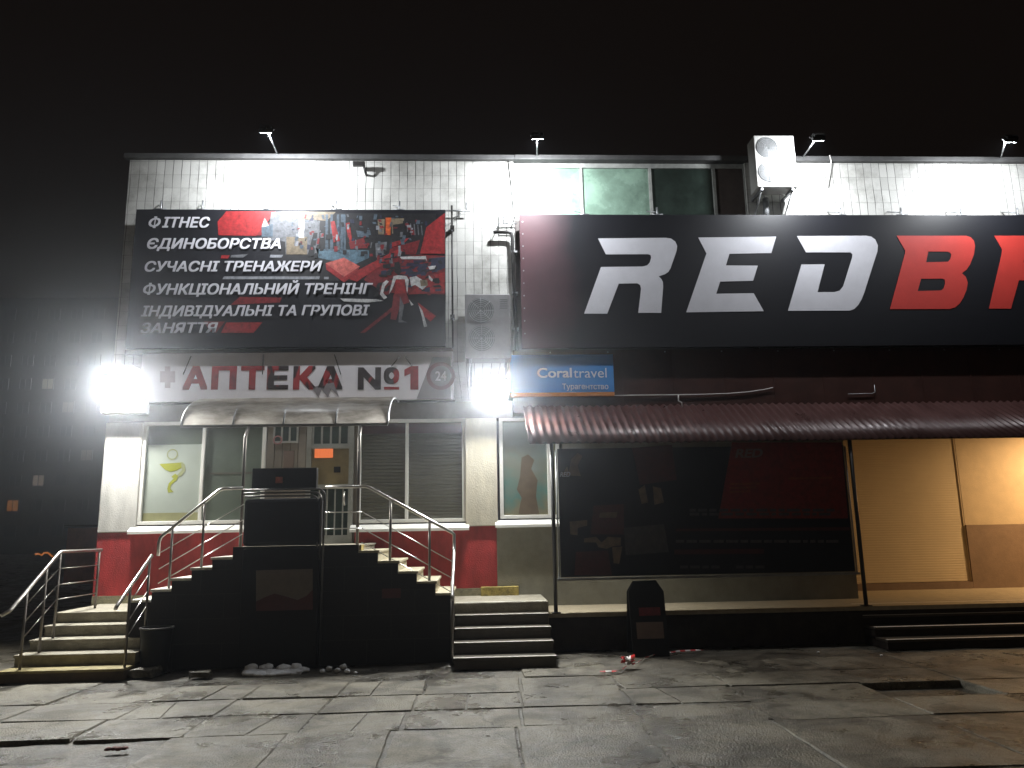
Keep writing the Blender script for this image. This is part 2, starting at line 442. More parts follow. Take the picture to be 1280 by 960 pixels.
# ------------------------------------------------------------------ mesh helpers
class MB:
    def __init__(s):
        s.b = bmesh.new()
    def box(s, x0, x1, y0, y1, z0, z1, bev=0.0):
        r = bmesh.ops.create_cube(s.b, size=1.0)
        vs = r['verts']
        bmesh.ops.scale(s.b, vec=(x1 - x0, y1 - y0, z1 - z0), verts=vs)
        bmesh.ops.translate(s.b, vec=((x0 + x1) / 2, (y0 + y1) / 2, (z0 + z1) / 2), verts=vs)
        if bev:
            es = list({e for v in vs for e in v.link_edges})
            bmesh.ops.bevel(s.b, geom=es, offset=bev, segments=2, profile=0.5, affect='EDGES')
        return s
    def poly(s, pts):
        vs = [s.b.verts.new(p) for p in pts]
        return s.b.faces.new(vs)
    def flat(s, outer, holes=()):
        """planar print: outline (3D points) with holes, filled"""
        es = []
        for loop in (outer, *holes):
            vs = [s.b.verts.new(p) for p in loop]
            es += [s.b.edges.new((vs[i], vs[(i + 1) % len(vs)])) for i in range(len(vs))]
        s.last = [g for g in bmesh.ops.triangle_fill(s.b, edges=es, use_beauty=True, use_dissolve=False)['geom'] if isinstance(g, bmesh.types.BMFace)]
        return s
    def prism(s, pts2, y0, y1):
        """outline in x,z extruded from y0 to y1"""
        a = [s.b.verts.new((x, y0, z)) for x, z in pts2]
        c = [s.b.verts.new((x, y1, z)) for x, z in pts2]
        s.b.faces.new(a)
        s.b.faces.new(c[::-1])
        n = len(a)
        for i in range(n):
            s.b.faces.new((a[i], a[(i + 1) % n], c[(i + 1) % n], c[i]))
        return s
    def prismx(s, pts2, x0, x1):
        """outline in y,z extruded from x0 to x1"""
        a = [s.b.verts.new((x0, y, z)) for y, z in pts2]
        c = [s.b.verts.new((x1, y, z)) for y, z in pts2]
        s.b.faces.new(a)
        s.b.faces.new(c[::-1])
        n = len(a)
        for i in range(n):
            s.b.faces.new((a[i], a[(i + 1) % n], c[(i + 1) % n], c[i]))
        return s
    def tube(s, pts, r=0.02, seg=10):
        pts = [Vector(p) for p in pts]
        rings = []
        ref = None
        for i, p in enumerate(pts):
            if i == 0: d = pts[1] - p
            elif i == len(pts) - 1: d = p - pts[i - 1]
            else: d = (pts[i + 1] - p).normalized() + (p - pts[i - 1]).normalized()
            d.normalize()
            if ref is None:
                ref = d.orthogonal().normalized()
            u = (ref - d * ref.dot(d)).normalized()
            ref = u
            v = d.cross(u)
            rings.append([s.b.verts.new(p + (u * math.cos(2 * math.pi * k / seg) + v * math.sin(2 * math.pi * k / seg)) * r) for k in range(seg)])
        for a, c in zip(rings, rings[1:]):
            for k in range(seg):
                f = s.b.faces.new((a[k], a[(k + 1) % seg], c[(k + 1) % seg], c[k]))
                f.smooth = True
        s.b.faces.new(rings[0][::-1])
        s.b.faces.new(rings[-1])
        return s
    def disc(s, c, r, y1, y2, seg=32):
        """cylinder along Y"""
        s.prism([(c[0] + r * math.cos(2 * math.pi * k / seg), c[1] + r * math.sin(2 * math.pi * k / seg)) for k in range(seg)], y1, y2)
        return s
    def ring(s, c, r0, r1, y, seg=40):
        p = lambda r, k: (c[0] + r * math.cos(2 * math.pi * k / seg), y, c[1] + r * math.sin(2 * math.pi * k / seg))
        s.flat([p(r1, k) for k in range(seg)], [[p(r0, k) for k in range(seg)]])
        return s
    def grid(s, rows, smooth=True):
        vs = [[s.b.verts.new(p) for p in r] for r in rows]
        for a, c in zip(vs, vs[1:]):
            for i in range(len(a) - 1):
                f = s.b.faces.new((a[i], a[i + 1], c[i + 1], c[i]))
                f.smooth = smooth
        return s
    def build(s, name, m, parent=None):
        me = bpy.data.meshes.new(name)
        bmesh.ops.recalc_face_normals(s.b, faces=s.b.faces[:])
        s.b.to_mesh(me)
        s.b.free()
        return put(name, me, m, parent)

def origin(o):
    v = Vector((0, 0, 0))
    while o:
        v = v + o.location
        o = o.parent
    return v

def put(name, me, m, parent=None):
    if m: me.materials.append(m)
    o = bpy.data.objects.new(name, me)
    COL.objects.link(o)
    if parent:
        o.parent = parent
        w = origin(parent)
        me.transform(Matrix.Translation(-w))
    return o

def thing(name, label, cat, loc, group=None):
    o = bpy.data.objects.new(name, None)
    COL.objects.link(o)
    o.empty_display_size = 0.2
    o.location = loc
    return tag(o, label, cat, group)

def tag(o, label, cat, group=None, kind=None):
    if label: o['label'] = label
    if cat: o['category'] = cat
    if group: o['group'] = group
    if kind: o['kind'] = kind
    return o

def single(mb, name, m, label, cat, base, group=None):
    """a thing that is one mesh, with its origin at its base"""
    o = mb.build(name, m)
    o.data.transform(Matrix.Translation(-Vector(base)))
    o.location = base
    return tag(o, label, cat, group)

def copy_tree(o, off, parent=None):
    c = o.copy()
    COL.objects.link(c)
    if parent: c.parent = parent
    else: c.location = o.location + Vector(off)
    for ch in [x for x in COL.objects if x.parent == o]:
        copy_tree(ch, off, c)
    return c

def text_mesh(body, x0, x1, z0, caph, Y, bold=0.02, shear=0.0, capref='H'):
    """letters in the built-in font as a flat print in the plane y = Y, fitted to x0..x1 with baseline z0"""
    def conv(t):
        cu = bpy.data.curves.new('t', 'FONT')
        cu.body = t
        cu.size = 1.0
        cu.shear = shear
        cu.fill_mode = 'FRONT'
        cu.dimensions = '2D'
        cu.resolution_u = 4
        ob = bpy.data.objects.new('t', cu)
        COL.objects.link(ob)
        bpy.context.view_layer.update()
        dg = bpy.context.evaluated_depsgraph_get()
        me = bpy.data.meshes.new_from_object(ob.evaluated_get(dg))
        bpy.data.objects.remove(ob)
        bpy.data.curves.remove(cu)
        return me
    r = conv(capref)
    zr = [v.co.y for v in r.vertices]
    lo, hi = min(zr), max(zr)
    me = conv(body)
    if bold:
        b_ = bmesh.new()
        for k in range(9):
            n0 = len(b_.verts)
            b_.from_mesh(me)
            b_.verts.ensure_lookup_table()
            for v in b_.verts[n0:]:
                v.co.x += bold * (k % 3 - 1)
                v.co.y += bold * 0.8 * (k // 3 - 1)
                v.co.z = k
        b_.to_mesh(me)
        b_.free()
        lo -= bold * 0.8
        hi += bold * 0.8
    xs = [v.co.x for v in me.vertices]
    a, c = min(xs), max(xs)
    for v in me.vertices:
        x = x0 + (v.co.x - a) / (c - a) * (x1 - x0)
        z = z0 + (v.co.y - lo) / (hi - lo) * caph
        v.co = (x, Y - 0.0004 * v.co.z, z)
    me.materials.clear()
    return me

def ptext(name, body, x0, x1, ytop, ybot, Y, m, parent, **kw):
    a, c = at(x0, ybot, Y), at(x1, ybot, Y)
    t = at((x0 + x1) / 2, ytop, Y)
    b0 = at((x0 + x1) / 2, ybot, Y)
    return put(name, text_mesh(body, a.x, c.x, b0.z, t.z - b0.z, Y, **kw), m, parent)

def pp(pts, Y):
    return [tuple(at(x, y, Y)) for x, y in pts]

# ------------------------------------------------------------------ 1. gym banner (left)
YB = 11.85
X0, X1 = -5.42, -0.47
gym = thing('gym_banner', 'wide black and red gym banner with six lines of white Cyrillic text', 'banner', (-2.95, 12.1, 4.53))
MB().box(X0, X1, YB, YB + 0.07, 4.50, 6.80, 0.006).build('panel', M['vinyl'], gym)
INK = {k: mat('print_' + k, c, 0.45, var=0.5, scale=16) for k, c in dict(
    red=(0.23, 0.016, 0.018), darkred=(0.14, 0.012, 0.015), grey=(0.10, 0.105, 0.115), white=(0.40, 0.40, 0.40), blue=(0.075, 0.13, 0.17),
    black=(0.012, 0.012, 0.014), beige=(0.15, 0.12, 0.08), orange=(0.40, 0.07, 0.015), steel=(0.06, 0.085, 0.11), pink=(0.40, 0.09, 0.075),
    navy=(0.02, 0.024, 0.05), bar=(0.20, 0.21, 0.23)).items()}
class Picture:
    def __init__(s, Y):
        s.mb, s.Y, s.keys = MB(), Y, []
    def ink(s, k, pts, lv=1):
        if k not in s.keys: s.keys.append(k)
        s.mb.flat(pp(pts, s.Y - 0.0015 * lv))
        for f in s.mb.last:
            f.material_index = s.keys.index(k)
    def build(s, inks, parent):
        o = s.mb.build('picture_print', inks[s.keys[0]], parent)
        for k in s.keys[1:]:
            o.data.materials.append(inks[k])
        return o
gympic = Picture(YB - 0.002)
ink = gympic.ink
ink('red', [(283, 264), (345, 264), (320, 295), (273, 294), (272, 277)], 1)
ink('darkred', [(318, 294), (352, 264), (362, 264), (340, 295)], 1)
ink('black', [(340, 266), (545, 267), (545, 306), (500, 336), (445, 352), (355, 349), (330, 300)], 1)
ink('grey', [(339, 265), (357, 264), (357, 302), (334, 300)], 1.6)
ink('beige', [(353, 264), (420, 265), (408, 276), (355, 272)], 2)
ink('grey', [(355, 272), (400, 276), (398, 317), (357, 318)], 2)
ink('steel', [(327, 282), (341, 280), (341, 296), (327, 296)], 3)
ink('white', [(331, 273), (336, 282), (327, 284)], 4)
ink('beige', [(358, 296), (384, 296), (384, 318), (358, 318)], 3)
ink('white', [(374, 274), (381, 274), (380, 297), (373, 297)], 4)
ink('grey', [(384, 275), (396, 275), (393, 318), (384, 318)], 3)
ink('black', [(392, 291), (397, 291), (392, 320), (384, 321)], 4)
ink('blue', [(395, 311), (462, 313), (462, 322), (440, 332), (398, 322)], 2)
for x in (407, 413, 421, 426, 429):
    ink('steel', [(x, 268), (x + 3, 268), (x + 3.5, 314), (x - 0.5, 313)], 3)
ink('red', [(413, 277), (418, 276), (425, 301), (417, 303)], 4)
ink('red', [(432, 279), (437, 278), (440, 300), (446, 302), (436, 303)], 4)
ink('darkred', [(436, 303), (455, 297), (458, 310), (438, 311)], 3)
ink('steel', [(445, 288), (460, 290), (461, 297), (447, 296)], 3)
ink('black', [(462, 268), (470, 268), (468, 330), (461, 330)], 3)
ink('beige', [(472, 274), (481, 274), (480, 293), (473, 293)], 3)
ink('orange', [(482, 272), (489, 272), (488, 294), (482, 293)], 4)
ink('beige', [(489, 273), (505, 273), (503, 292), (490, 292)], 3)
ink('black', [(491, 281), (504, 279), (505, 300), (492, 302)], 4)
ink('grey', [(469, 304), (484, 302), (482, 318), (470, 322)], 3)
for k in range(5):
    ink('grey', [(508 + k * 4.5, 278 + k), (509.4 + k * 4.5, 278 + k), (510.5 + k * 4.5, 294), (509.2 + k * 4.5, 294)], 3)
ink('red', [(490, 303), (512, 297), (505, 304), (489, 309)], 4)
ink('darkred', [(488, 310), (525, 300), (520, 318), (486, 318)], 3)
ink('pink', [(407, 329), (430, 322), (450, 333), (430, 346)], 5)
ink('red', [(407, 329), (430, 346), (449, 334), (446, 342), (430, 353), (408, 337)], 5)
ink('red', [(430, 347), (500, 310), (504, 314), (446, 352)], 4)
ink('red', [(533, 284), (556, 266), (556, 317), (525, 317)], 4)
ink('darkred', [(470, 326), (525, 318), (556, 320), (556, 368), (480, 366), (455, 350)], 2)
ink('navy', [(503, 326), (532, 325), (538, 343), (520, 347), (500, 344)], 5)
ink('navy', [(536, 323), (556, 321), (556, 335), (540, 341)], 5)
ink('white', [(535, 333), (545, 332), (543, 336), (537, 337)], 6)
ink('white', [(500, 321), (532, 320), (534, 327), (532, 324), (502, 324)], 6)
ink('white', [(536, 344), (541, 349), (540, 352), (536, 349)], 6)
ink('red', [(538, 345), (556, 340), (556, 366), (510, 368)], 3)
rg = random.Random(21)
for k in range(150):
    u, v = rg.random(), rg.random()
    x0, x1 = 352 + 40 * v * 0.6, 540 - 45 * v
    x, y = x0 + (x1 - x0) * u, 267 + 58 * v
    w_, h_ = rg.uniform(1.2, 5), rg.uniform(1, 7)
    kk = rg.choice(('black', 'black', 'steel', 'grey', 'darkred', 'navy', 'bar', 'darkred', 'steel'))
    if y > 318 and x < 470: continue
    sk = rg.uniform(-1.5, 1.5)
    ink(kk, [(x, y), (x + w_, y), (x + w_ + sk, y + h_), (x + sk, y + h_)], 4.3 + k * 0.003)
for k in range(110):
    x, y = rg.uniform(470, 550), rg.uniform(322, 366)
    w_, h_ = rg.uniform(2, 10), rg.uniform(1.2, 5)
    if x + w_ + 4 > 556: continue
    sk = rg.uniform(-4, 3)
    ink(rg.choice(('black', 'darkred', 'navy', 'black', 'darkred', 'red' if k % 3 == 0 else 'black')), [(x, y), (x + w_, y - 1), (x + w_ + sk, y + h_), (x + sk, y + h_)], 5.1 + k * 0.003)
# fighter in the picture: plain cut-out figure
ink('black', [(493, 328), (499, 327), (502, 340), (498, 344), (493, 340)], 6)
ink('white', [(492, 345), (498, 344), (508, 345), (511, 350), (509, 367), (506, 349), (495, 349), (490, 362), (486, 368), (489, 356)], 6)
ink('red', [(495, 350), (506, 349), (507, 366), (493, 368)], 7)
ink('white', [(478, 354), (483, 350), (486, 352), (481, 358), (479, 366), (484, 372), (480, 374), (475, 368)], 6)
ink('white', [(512, 347), (520, 345), (531, 352), (535, 356), (528, 362), (519, 356), (514, 358)], 6)
ink('beige', [(525, 350), (534, 350), (535, 357), (526, 358)], 7)
ink('darkred', [(492, 368), (508, 366), (512, 378), (500, 382), (495, 400), (488, 399)], 5)
ink('grey', [(500, 370), (505, 382), (502, 400), (509, 403), (498, 403)], 6)
ink('white', [(511, 374), (517, 381), (514, 382)], 6)
ink('white', [(523, 381), (528, 388), (534, 408), (530, 409), (527, 394)], 6)
ink('red', [(522, 378), (545, 395), (538, 402), (530, 395)], 4)
ink('darkred', [(450, 416), (490, 384), (494, 386), (456, 416)], 3)
ink('white', [(425, 373), (470, 374), (480, 376), (460, 378), (430, 377)], 3)
ink('bar', [(280, 345.5), (400, 345.5), (399, 349), (278, 349)], 2)
ink('bar', [(405, 346), (411, 346), (411, 349), (405, 349)], 2)
ink('red', [(277, 319), (287, 319), (285, 323), (276, 323)], 3)
ink('grey', [(289, 319), (310, 317.5), (304, 322), (288, 322)], 3)
ink('bar', [(338, 318.5), (354, 318.5), (352, 322), (337, 322)], 3)
ink('darkred', [(288, 381), (300, 371), (352, 372), (350, 378)], 1)
ink('red', [(283, 403), (328, 403), (317, 416), (276, 416)], 2)
ink('darkred', [(255, 402), (281, 402), (270, 416), (262, 414)], 1)
gympic.build(INK, gym)
YL = YB - 0.018
for t, a, c, yt, yb in (('О', 185.5, 200.5, 273.2, 283.4), ('І', 190.8, 195.6, 271.4, 285), ('ІТНЕС', 202.5, 262, 272, 284.5), ('ЄДИНОБОРСТВА', 183.5, 351, 298.5, 311), ('СУЧАСНІ ТРЕНАЖЕРИ', 180.5, 402.5, 327, 339.3),
                        ('О', 178.5, 194.2, 356.4, 366.8), ('І', 184.0, 188.9, 354.5, 368.6), ('УНКЦІОНАЛЬНИЙ ТРЕНІНГ', 195.5, 466, 355, 368), ('ІНДИВІДУАЛЬНІ ТА ГРУПОВІ', 176, 462, 382.3, 395), ('ЗАНЯТТЯ', 175.5, 272, 404, 416.3)):
    ptext('lettering', t, a, c, yt, yb, YL, M['letter'], gym, bold=0.028, shear=0.2)
def bracket(x, z, parent, h=0.16, y=YB):
    mb = MB().tube([(x, y + 0.03, z - 0.06), (x, y + 0.03, z + h)], 0.016, 6)
    mb.tube([(x - 0.09, y + 0.03, z + 0.015), (x + 0.09, y + 0.03, z + 0.015)], 0.012, 6)
    mb.tube([(x - 0.02, y + 0.03, z + h * 0.4), (x - 0.12, 12.09, z + h + 0.02)], 0.010, 6)
    mb.build('wall_bracket', M['galv'], parent)
for px in (200, 252, 335, 420, 499):
    bracket(at(px, 262, YB).x, 6.80, gym)

# ------------------------------------------------------------------ 2. big RED BR banner (right)
brand = thing('shop_banner', 'huge black banner reading REDBR in white and red slanted letters', 'banner', (5.6, 12.1, 4.48))
def glare_vinyl():
    m, nt, b = nodes('black_vinyl_with_painted_glare')
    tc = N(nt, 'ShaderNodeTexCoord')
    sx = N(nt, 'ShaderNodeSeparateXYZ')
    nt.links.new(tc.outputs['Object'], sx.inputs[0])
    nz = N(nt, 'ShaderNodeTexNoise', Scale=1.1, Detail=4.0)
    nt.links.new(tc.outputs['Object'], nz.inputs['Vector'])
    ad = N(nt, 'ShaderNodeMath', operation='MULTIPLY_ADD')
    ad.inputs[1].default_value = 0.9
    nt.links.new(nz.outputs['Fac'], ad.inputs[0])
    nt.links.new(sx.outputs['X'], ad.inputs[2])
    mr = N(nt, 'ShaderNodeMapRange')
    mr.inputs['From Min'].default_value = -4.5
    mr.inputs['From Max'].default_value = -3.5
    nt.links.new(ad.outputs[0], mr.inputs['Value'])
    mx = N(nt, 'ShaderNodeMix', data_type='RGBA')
    mx.inputs[6].default_value = (0.11, 0.045, 0.055, 1)  # pinkish lamp glare painted into the vinyl colour at the left end
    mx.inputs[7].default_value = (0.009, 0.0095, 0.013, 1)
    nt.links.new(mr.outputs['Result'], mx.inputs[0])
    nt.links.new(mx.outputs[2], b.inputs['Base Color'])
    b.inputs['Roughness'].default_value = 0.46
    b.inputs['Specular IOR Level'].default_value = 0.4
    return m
MB().box(0.74, 11.6, YB, YB + 0.07, 4.46, 6.72, 0.006).build('panel', glare_vinyl(), brand)
S = 180 / 1280
def crop(pts, ox):
    return pp([(ox + x * S, 280 + y * S) for x, y in pts], YB - 0.006)
RP = [(195, 128), (800, 122), (845, 130), (882, 155), (900, 195), (895, 235), (885, 265), (840, 395), (822, 425), (790, 447), (735, 465), (760, 490), (772, 515), (775, 560), (757, 790), (553, 790), (578, 575), (570, 543), (545, 527), (380, 530), (278, 797), (72, 797), (222, 382), (590, 378), (632, 368), (655, 343), (668, 300), (663, 276), (640, 268), (265, 270)]
EP = [(162, 120), (855, 112), (812, 258), (440, 265), (408, 368), (692, 370), (650, 505), (357, 512), (322, 620), (655, 615), (745, 775), (55, 785), (235, 262)]
DP = [(115, 107), (730, 104), (775, 112), (812, 138), (835, 190), (830, 245), (715, 605), (690, 670), (660, 720), (625, 755), (585, 770), (35, 772), (155, 360), (362, 358), (298, 605), (450, 605), (495, 592), (525, 555), (605, 300), (608, 270), (590, 252), (195, 252)]
BP = [(148, 104), (765, 104), (808, 118), (836, 150), (845, 195), (835, 270), (800, 360), (770, 405), (728, 437), (762, 468), (780, 520), (768, 590), (740, 655), (710, 705), (670, 740), (620, 755), (88, 757), (222, 262), (225, 235)]
BH = [[(430, 245), (600, 245), (625, 255), (634, 275), (626, 310), (605, 335), (410, 340)], [(365, 487), (555, 485), (576, 496), (578, 530), (566, 570), (545, 590), (335, 596)]]
QP = [(1015, 104), (1640, 104), (1690, 125), (1722, 190), (1690, 330), (1640, 420), (1590, 440), (1630, 475), (1645, 540), (1620, 752), (1420, 752), (1440, 560), (1410, 500), (1235, 500), (1165, 752), (968, 752), (1080, 270), (1085, 225)]
QH = [[(1300, 245), (1480, 245), (1510, 270), (1490, 340), (1275, 340)]]
for P, H, ox, mm in ((RP, (), 720, 'letter'), (EP, (), 850, 'letter'), (DP, (), 980, 'letter'), (BP, BH, 1100, 'letterred'), (QP, QH, 1100, 'letterred')):
    MB().flat(crop(P, ox), [crop(h, ox) for h in H]).build('letter', M[mm], brand)
for px in (730, 822, 1052, 1128, 1203, 1274):
    bracket(at(px, 267, YB).x, 6.72, brand, 0.14)
# eyelets down the left edge and fixing screws below
for k in range(10):
    MB().disc((0.79, 4.7 + k * 0.21), 0.012, YB - 0.004, YB, 10).build('eyelet', M['galv'], brand)

# ------------------------------------------------------------------ 3. pharmacy sign
YS = 11.93
ph = thing('pharmacy_sign', 'long pale sign with torn red letters spelling the Ukrainian word for pharmacy', 'shop sign', (-2.8, 12.05, 3.66))
MB().box(-5.19, -0.36, YS, 12.05, 3.665, 4.44, 0.006).build('panel', M['signwhite'], ph)
MB().box(-5.22, -0.33, YS + 0.02, 12.06, 3.63, 3.661).build('bottom_trim', M['blackmetal'], ph)
for t, a, c, mm in (('А', 228, 259, 'signred'), ('П', 263.5, 295, 'signred'), ('Т', 300, 329.5, 'signred'), ('Е', 333, 360, 'torn'), ('К', 366, 394.5, 'torn'), ('А', 397, 428, 'torn'), ('N', 447, 476, 'torn')):
    ptext('letter', t, a, c, 457.5, 487, YS - 0.004, M[mm], ph, bold=0.045, capref='Н')
ptext('letter', 'o', 479.5, 499, 459, 480, YS - 0.004, M['torn'], ph, bold=0.045, capref='o')
MB().flat(pp([(514, 457.5), (523, 457.5), (523, 487), (513, 487), (513, 467), (505.5, 470.5), (505.5, 462)], YS - 0.004)).build('letter', M['signred'], ph)
MB().flat(pp([(480, 483.5), (499, 483.5), (499, 487), (480, 487)], YS - 0.004)).build('letter', M['signred'], ph)
MB().flat(pp([(390, 484), (417, 478), (424, 497), (414, 486), (410, 497), (402, 487), (398, 497)], YS - 0.006)).build('torn_film', M['signgrey'], ph)
# faint cross at the left end and the round stamp at the right end
MB().flat(pp([(200, 464), (206, 464), (206, 458), (213, 458), (213, 464), (219, 464), (219, 478), (213, 478), (213, 485), (206, 485), (206, 478), (200, 478)], YS - 0.004)).build('cross_emblem', mat('washed_out_red_film', (0.50, 0.43, 0.46), 0.5), ph)
MB().flat(pp([(520.5, 499), (541, 446), (563.5, 446), (563.5, 499)], YS - 0.003)).build('painted_end_shadow', M['signgrey'], ph)  # diagonal lamp shadow painted grey behind the round stamp
c = at(551, 470, YS)
MB().ring((c.x, c.z), 0.165, 0.225, YS - 0.006).build('stamp_ring', mat('dark_red_stamp', (0.12, 0.03, 0.035), 0.5), ph)
ptext('stamp_lettering', '24', 544, 558, 464, 476, YS - 0.006, M['signwhite'], ph, bold=0.02, capref='2')
for x, y, x2, y2 in ((239, 445, 229, 468), (329.5, 443, 328, 468), (418, 443, 426, 468), (500, 445, 489, 458), (506, 445, 515, 458)):  # dark bars shaped as cast bracket shadows; the close right pair are brackets
    MB().tube([tuple(at(x, y, YS - 0.012)), tuple(at(x2, y2, YS - 0.012))], 0.008, 6).build('bracket_and_shadow_bar', M['blackmetal'], ph)

# ------------------------------------------------------------------ 4. blue travel sign
tv = thing('travel_sign', 'blue travel agency sign with white lettering and an orange bottom stripe', 'shop sign', (1.4, 12.0, 3.7))
MB().box(0.55, 2.20, YS, 11.985, 3.76, 4.37, 0.005).build('panel', M['blue'], tv)
MB().box(0.55, 2.20, YS - 0.002, 11.985, 3.695, 3.757, 0.004).build('orange_stripe', M['orange'], tv)
ptext('lettering', 'Coral', 671.5, 715, 460, 472, YS - 0.004, M['signletter'], tv, bold=0.022, capref='l')
ptext('lettering', 'travel', 717, 758.5, 460, 472, YS - 0.004, M['signletter'], tv, bold=0.0, capref='l')
for t, a, c, yt in (('Тураге', 703, 731.3, 479.5), ('Н', 732.2, 736.8, 481.3), ('тство', 737.6, 760.5, 479.5)):
    ptext('lettering', t, a, c, yt, 486.5, YS - 0.004, M['signletter'], tv, bold=0.008, capref='Н')

# ------------------------------------------------------------------ 5. the building
YW = 12.1
bld = thing('shop_building', 'two storey shop building with white tiled upper wall and red pharmacy front', 'building', (0, YW, 0))
XL = -5.70
XR = 13.0
mb = MB()
mb.box(XL, 0.67, YW, YW + 6, 4.30, 7.78)                 # upper storey, left of the glazing
mb.box(4.66, XR, YW, YW + 6, 4.30, 7.78)                  # right of the glazing
mb.build('tiled_wall', M['tile'], bld)
mb = MB()
mb.box(0.67, 4.66, YW + 0.01, YW + 6, 4.30, 6.72)
mb.build('wall_panel', M['darkpanel'], bld)
mb = MB()
mb.box(XL - 0.07, 0.69, YW - 0.09, YW + 6.1, 7.78, 7.865, 0.01)
mb.box(0.69, XR, YW - 0.09, YW + 6.1, 7.782, 7.87, 0.01)
mb.build('roof_coping', M['coping'], bld)
# high glazing: three green panes, one dark one, brown infill
win = MB().box(0.67, 4.66, YW + 0.05, YW + 0.12, 6.71, 6.80).box(0.67, 4.66, YW + 0.05, YW + 0.12, 7.70, 7.78)
xs = [0.67, 1.80, 2.99, 4.10]
for x in xs + [4.64]:
    win.box(x, x + 0.05, YW + 0.04, YW + 0.12, 6.80, 7.70)
win = win.build('upper_window', M['oldframe'], bld)
for i, mm in enumerate(('greenpane', 'greenpane', 'blackpane')):
    MB().box(xs[i] + 0.052, xs[i + 1] - 0.002, YW + 0.075, YW + 0.09, 6.802, 7.698).build('pane', M[mm], win)
MB().box(4.152, 4.638, YW + 0.06, YW + 0.10, 6.802, 7.698).build('infill_panel', M['darkpanel'], win)
# brown fascia strips under the banners
mb = MB().box(0.60, XR, 11.99, YW - 0.002, 3.45, 4.46)
mb.box(XL + 0.2, -0.36, 12.02, YW - 0.002, 4.445, 4.52)
for k in range(12):
    mb.box(2.35 + k * 0.82, 2.365 + k * 0.82, 11.984, 11.992, 3.47, 4.42)
mb.build('fascia', M['fascia'], bld)
for k in range(9):
    MB().disc((1.2 + k * 0.93, 4.42), 0.012, 11.982, 11.99, 8).build('screw', M['galv'], bld)
# ground floor walls
mb = MB()
mb.box(XL + 0.02, XL + 0.58, 11.98, YW + 0.3, 1.70, 3.36, 0.012)           # left corner pillar
mb.build('pillar', M['white'], bld)
MB().box(XL, XL + 0.66, 11.80, 11.985, 3.48, 3.72, 0.015).build('cornice', M['white'], bld)
mb = MB().box(XL + 0.05, 0.58, 12.0, YW + 0.25, 3.37, 3.64)
mb.build('lintel', mat('grey_lintel', (0.22, 0.21, 0.20), 0.7, var=0.2), bld)
MB().box(-0.17, 0.32, 11.96, YW + 0.3, 1.70, 3.365, 0.01).build('pillar', M['cream'], bld)
MB().box(XL + 0.02, -3.14, 12.0, YW + 0.3, 0.78, 1.698).build('red_dado', M['red'], bld)
MB().box(-1.86, 0.30, 12.0, YW + 0.3, 0.78, 1.698).build('red_dado', M['red'], bld)
mb = MB().box(XL + 0.02, 0.32, 11.985, YW + 0.3, 0.50, 0.778)
mb.build('plinth', M['plinth'], bld)
MB().box(0.05, 0.62, 11.90, 11.983, 0.60, 0.80, 0.01).build('kerb', M['yellow'], bld)
MB().box(XL + 1.05, XL + 1.32, 11.93, 11.983, 0.66, 0.80, 0.01).build('kerb', M['yellow'], bld)
mb = MB().box(0.303, 1.348, 12.0, YW + 0.3, 0.45, 1.70)
mb.box(1.35, 5.86, 12.0, YW + 0.3, 0.45, 3.45)
mb.build('grey_wall', M['greywall'], bld)
# recess on the right
MB().box(5.70, 5.86, 12.402, 13.45, 0.45, 3.45).build('recess_wall', M['wallcream'], bld)
MB().box(8.58, XR, 13.38, 13.6, 1.58, 3.39).build('recess_wall', M['wallcream'], bld)
MB().box(8.58, XR, 13.36, 13.6, 0.45, 1.578).build('recess_dado', M['dado'], bld)
MB().box(5.865, XR, 12.1, 13.6, 3.40, 3.46).build('recess_ceiling', M['white'], bld)
mb = MB()
rows = []
z = 0.62
while z < 3.40:
    rows += [(z, 13.4055), (z + 0.006, 13.403), (z + 0.024, 13.402), (z + 0.038, 13.4035)]
    z += 0.042
mb.grid([[(5.86, y, zz), (8.575, y, zz)] for zz, y in rows], smooth=False)
sh = mb.build('roller_shutter', M['rollcream'], bld)
MB().box(8.555, 8.578, 13.385, 13.40, 0.62, 3.39).build('guide_rail', M['wallcream'], sh)
MB().box(5.865, 8.575, 13.36, 13.43, 0.50, 0.615).build('threshold', M['dado'], sh)

def shop_window(x0, x1, z0, z1, mull, y=12.0):
    t = 0.055
    f = MB().box(x0, x1, y, y + 0.08, z0, z0 + t, 0.006).box(x0, x1, y, y + 0.08, z1 - t, z1, 0.006)
    for x in (x0, x1 - t):
        f.box(x, x + t, y, y + 0.08, z0 + t, z1 - t, 0.006)
    for x in mull:
        f.box(x - 0.025, x + 0.025, y + 0.01, y + 0.08, z0 + t, z1 - t, 0.006)
    w = f.build('window', M['frame'], bld)
    MB().box(x0 + t, x1 - t, y + 0.035, y + 0.041, z0 + t, z1 - t).build('pane', M['glass'], w)
    MB().prismx([(y - 0.11, z0 - 0.13), (y - 0.11, z0 - 0.09), (y - 0.002, z0 - 0.02), (y - 0.002, z0 - 0.13)], x0 - 0.08, x1 + 0.05).build('sill', M['frame'], w)
    return w
wl = shop_window(-5.12, -3.25, 1.80, 3.37, (-4.20,))
MB().box(-5.06, -4.23, 12.052, 12.06, 1.86, 3.02).build('film', M['decalboard'], wl)
MB().box(-5.06, -4.23, 12.0615, 12.07, 3.022, 3.31).build('film', M['curtain'], wl)
MB().box(-4.17, -3.31, 12.052, 12.07, 1.86, 3.31).build('blind', M['curtain'], wl)
MB().box(-4.10, -3.45, 12.046, 12.05, 2.55, 2.58).build('blind', M['shutter'], wl)
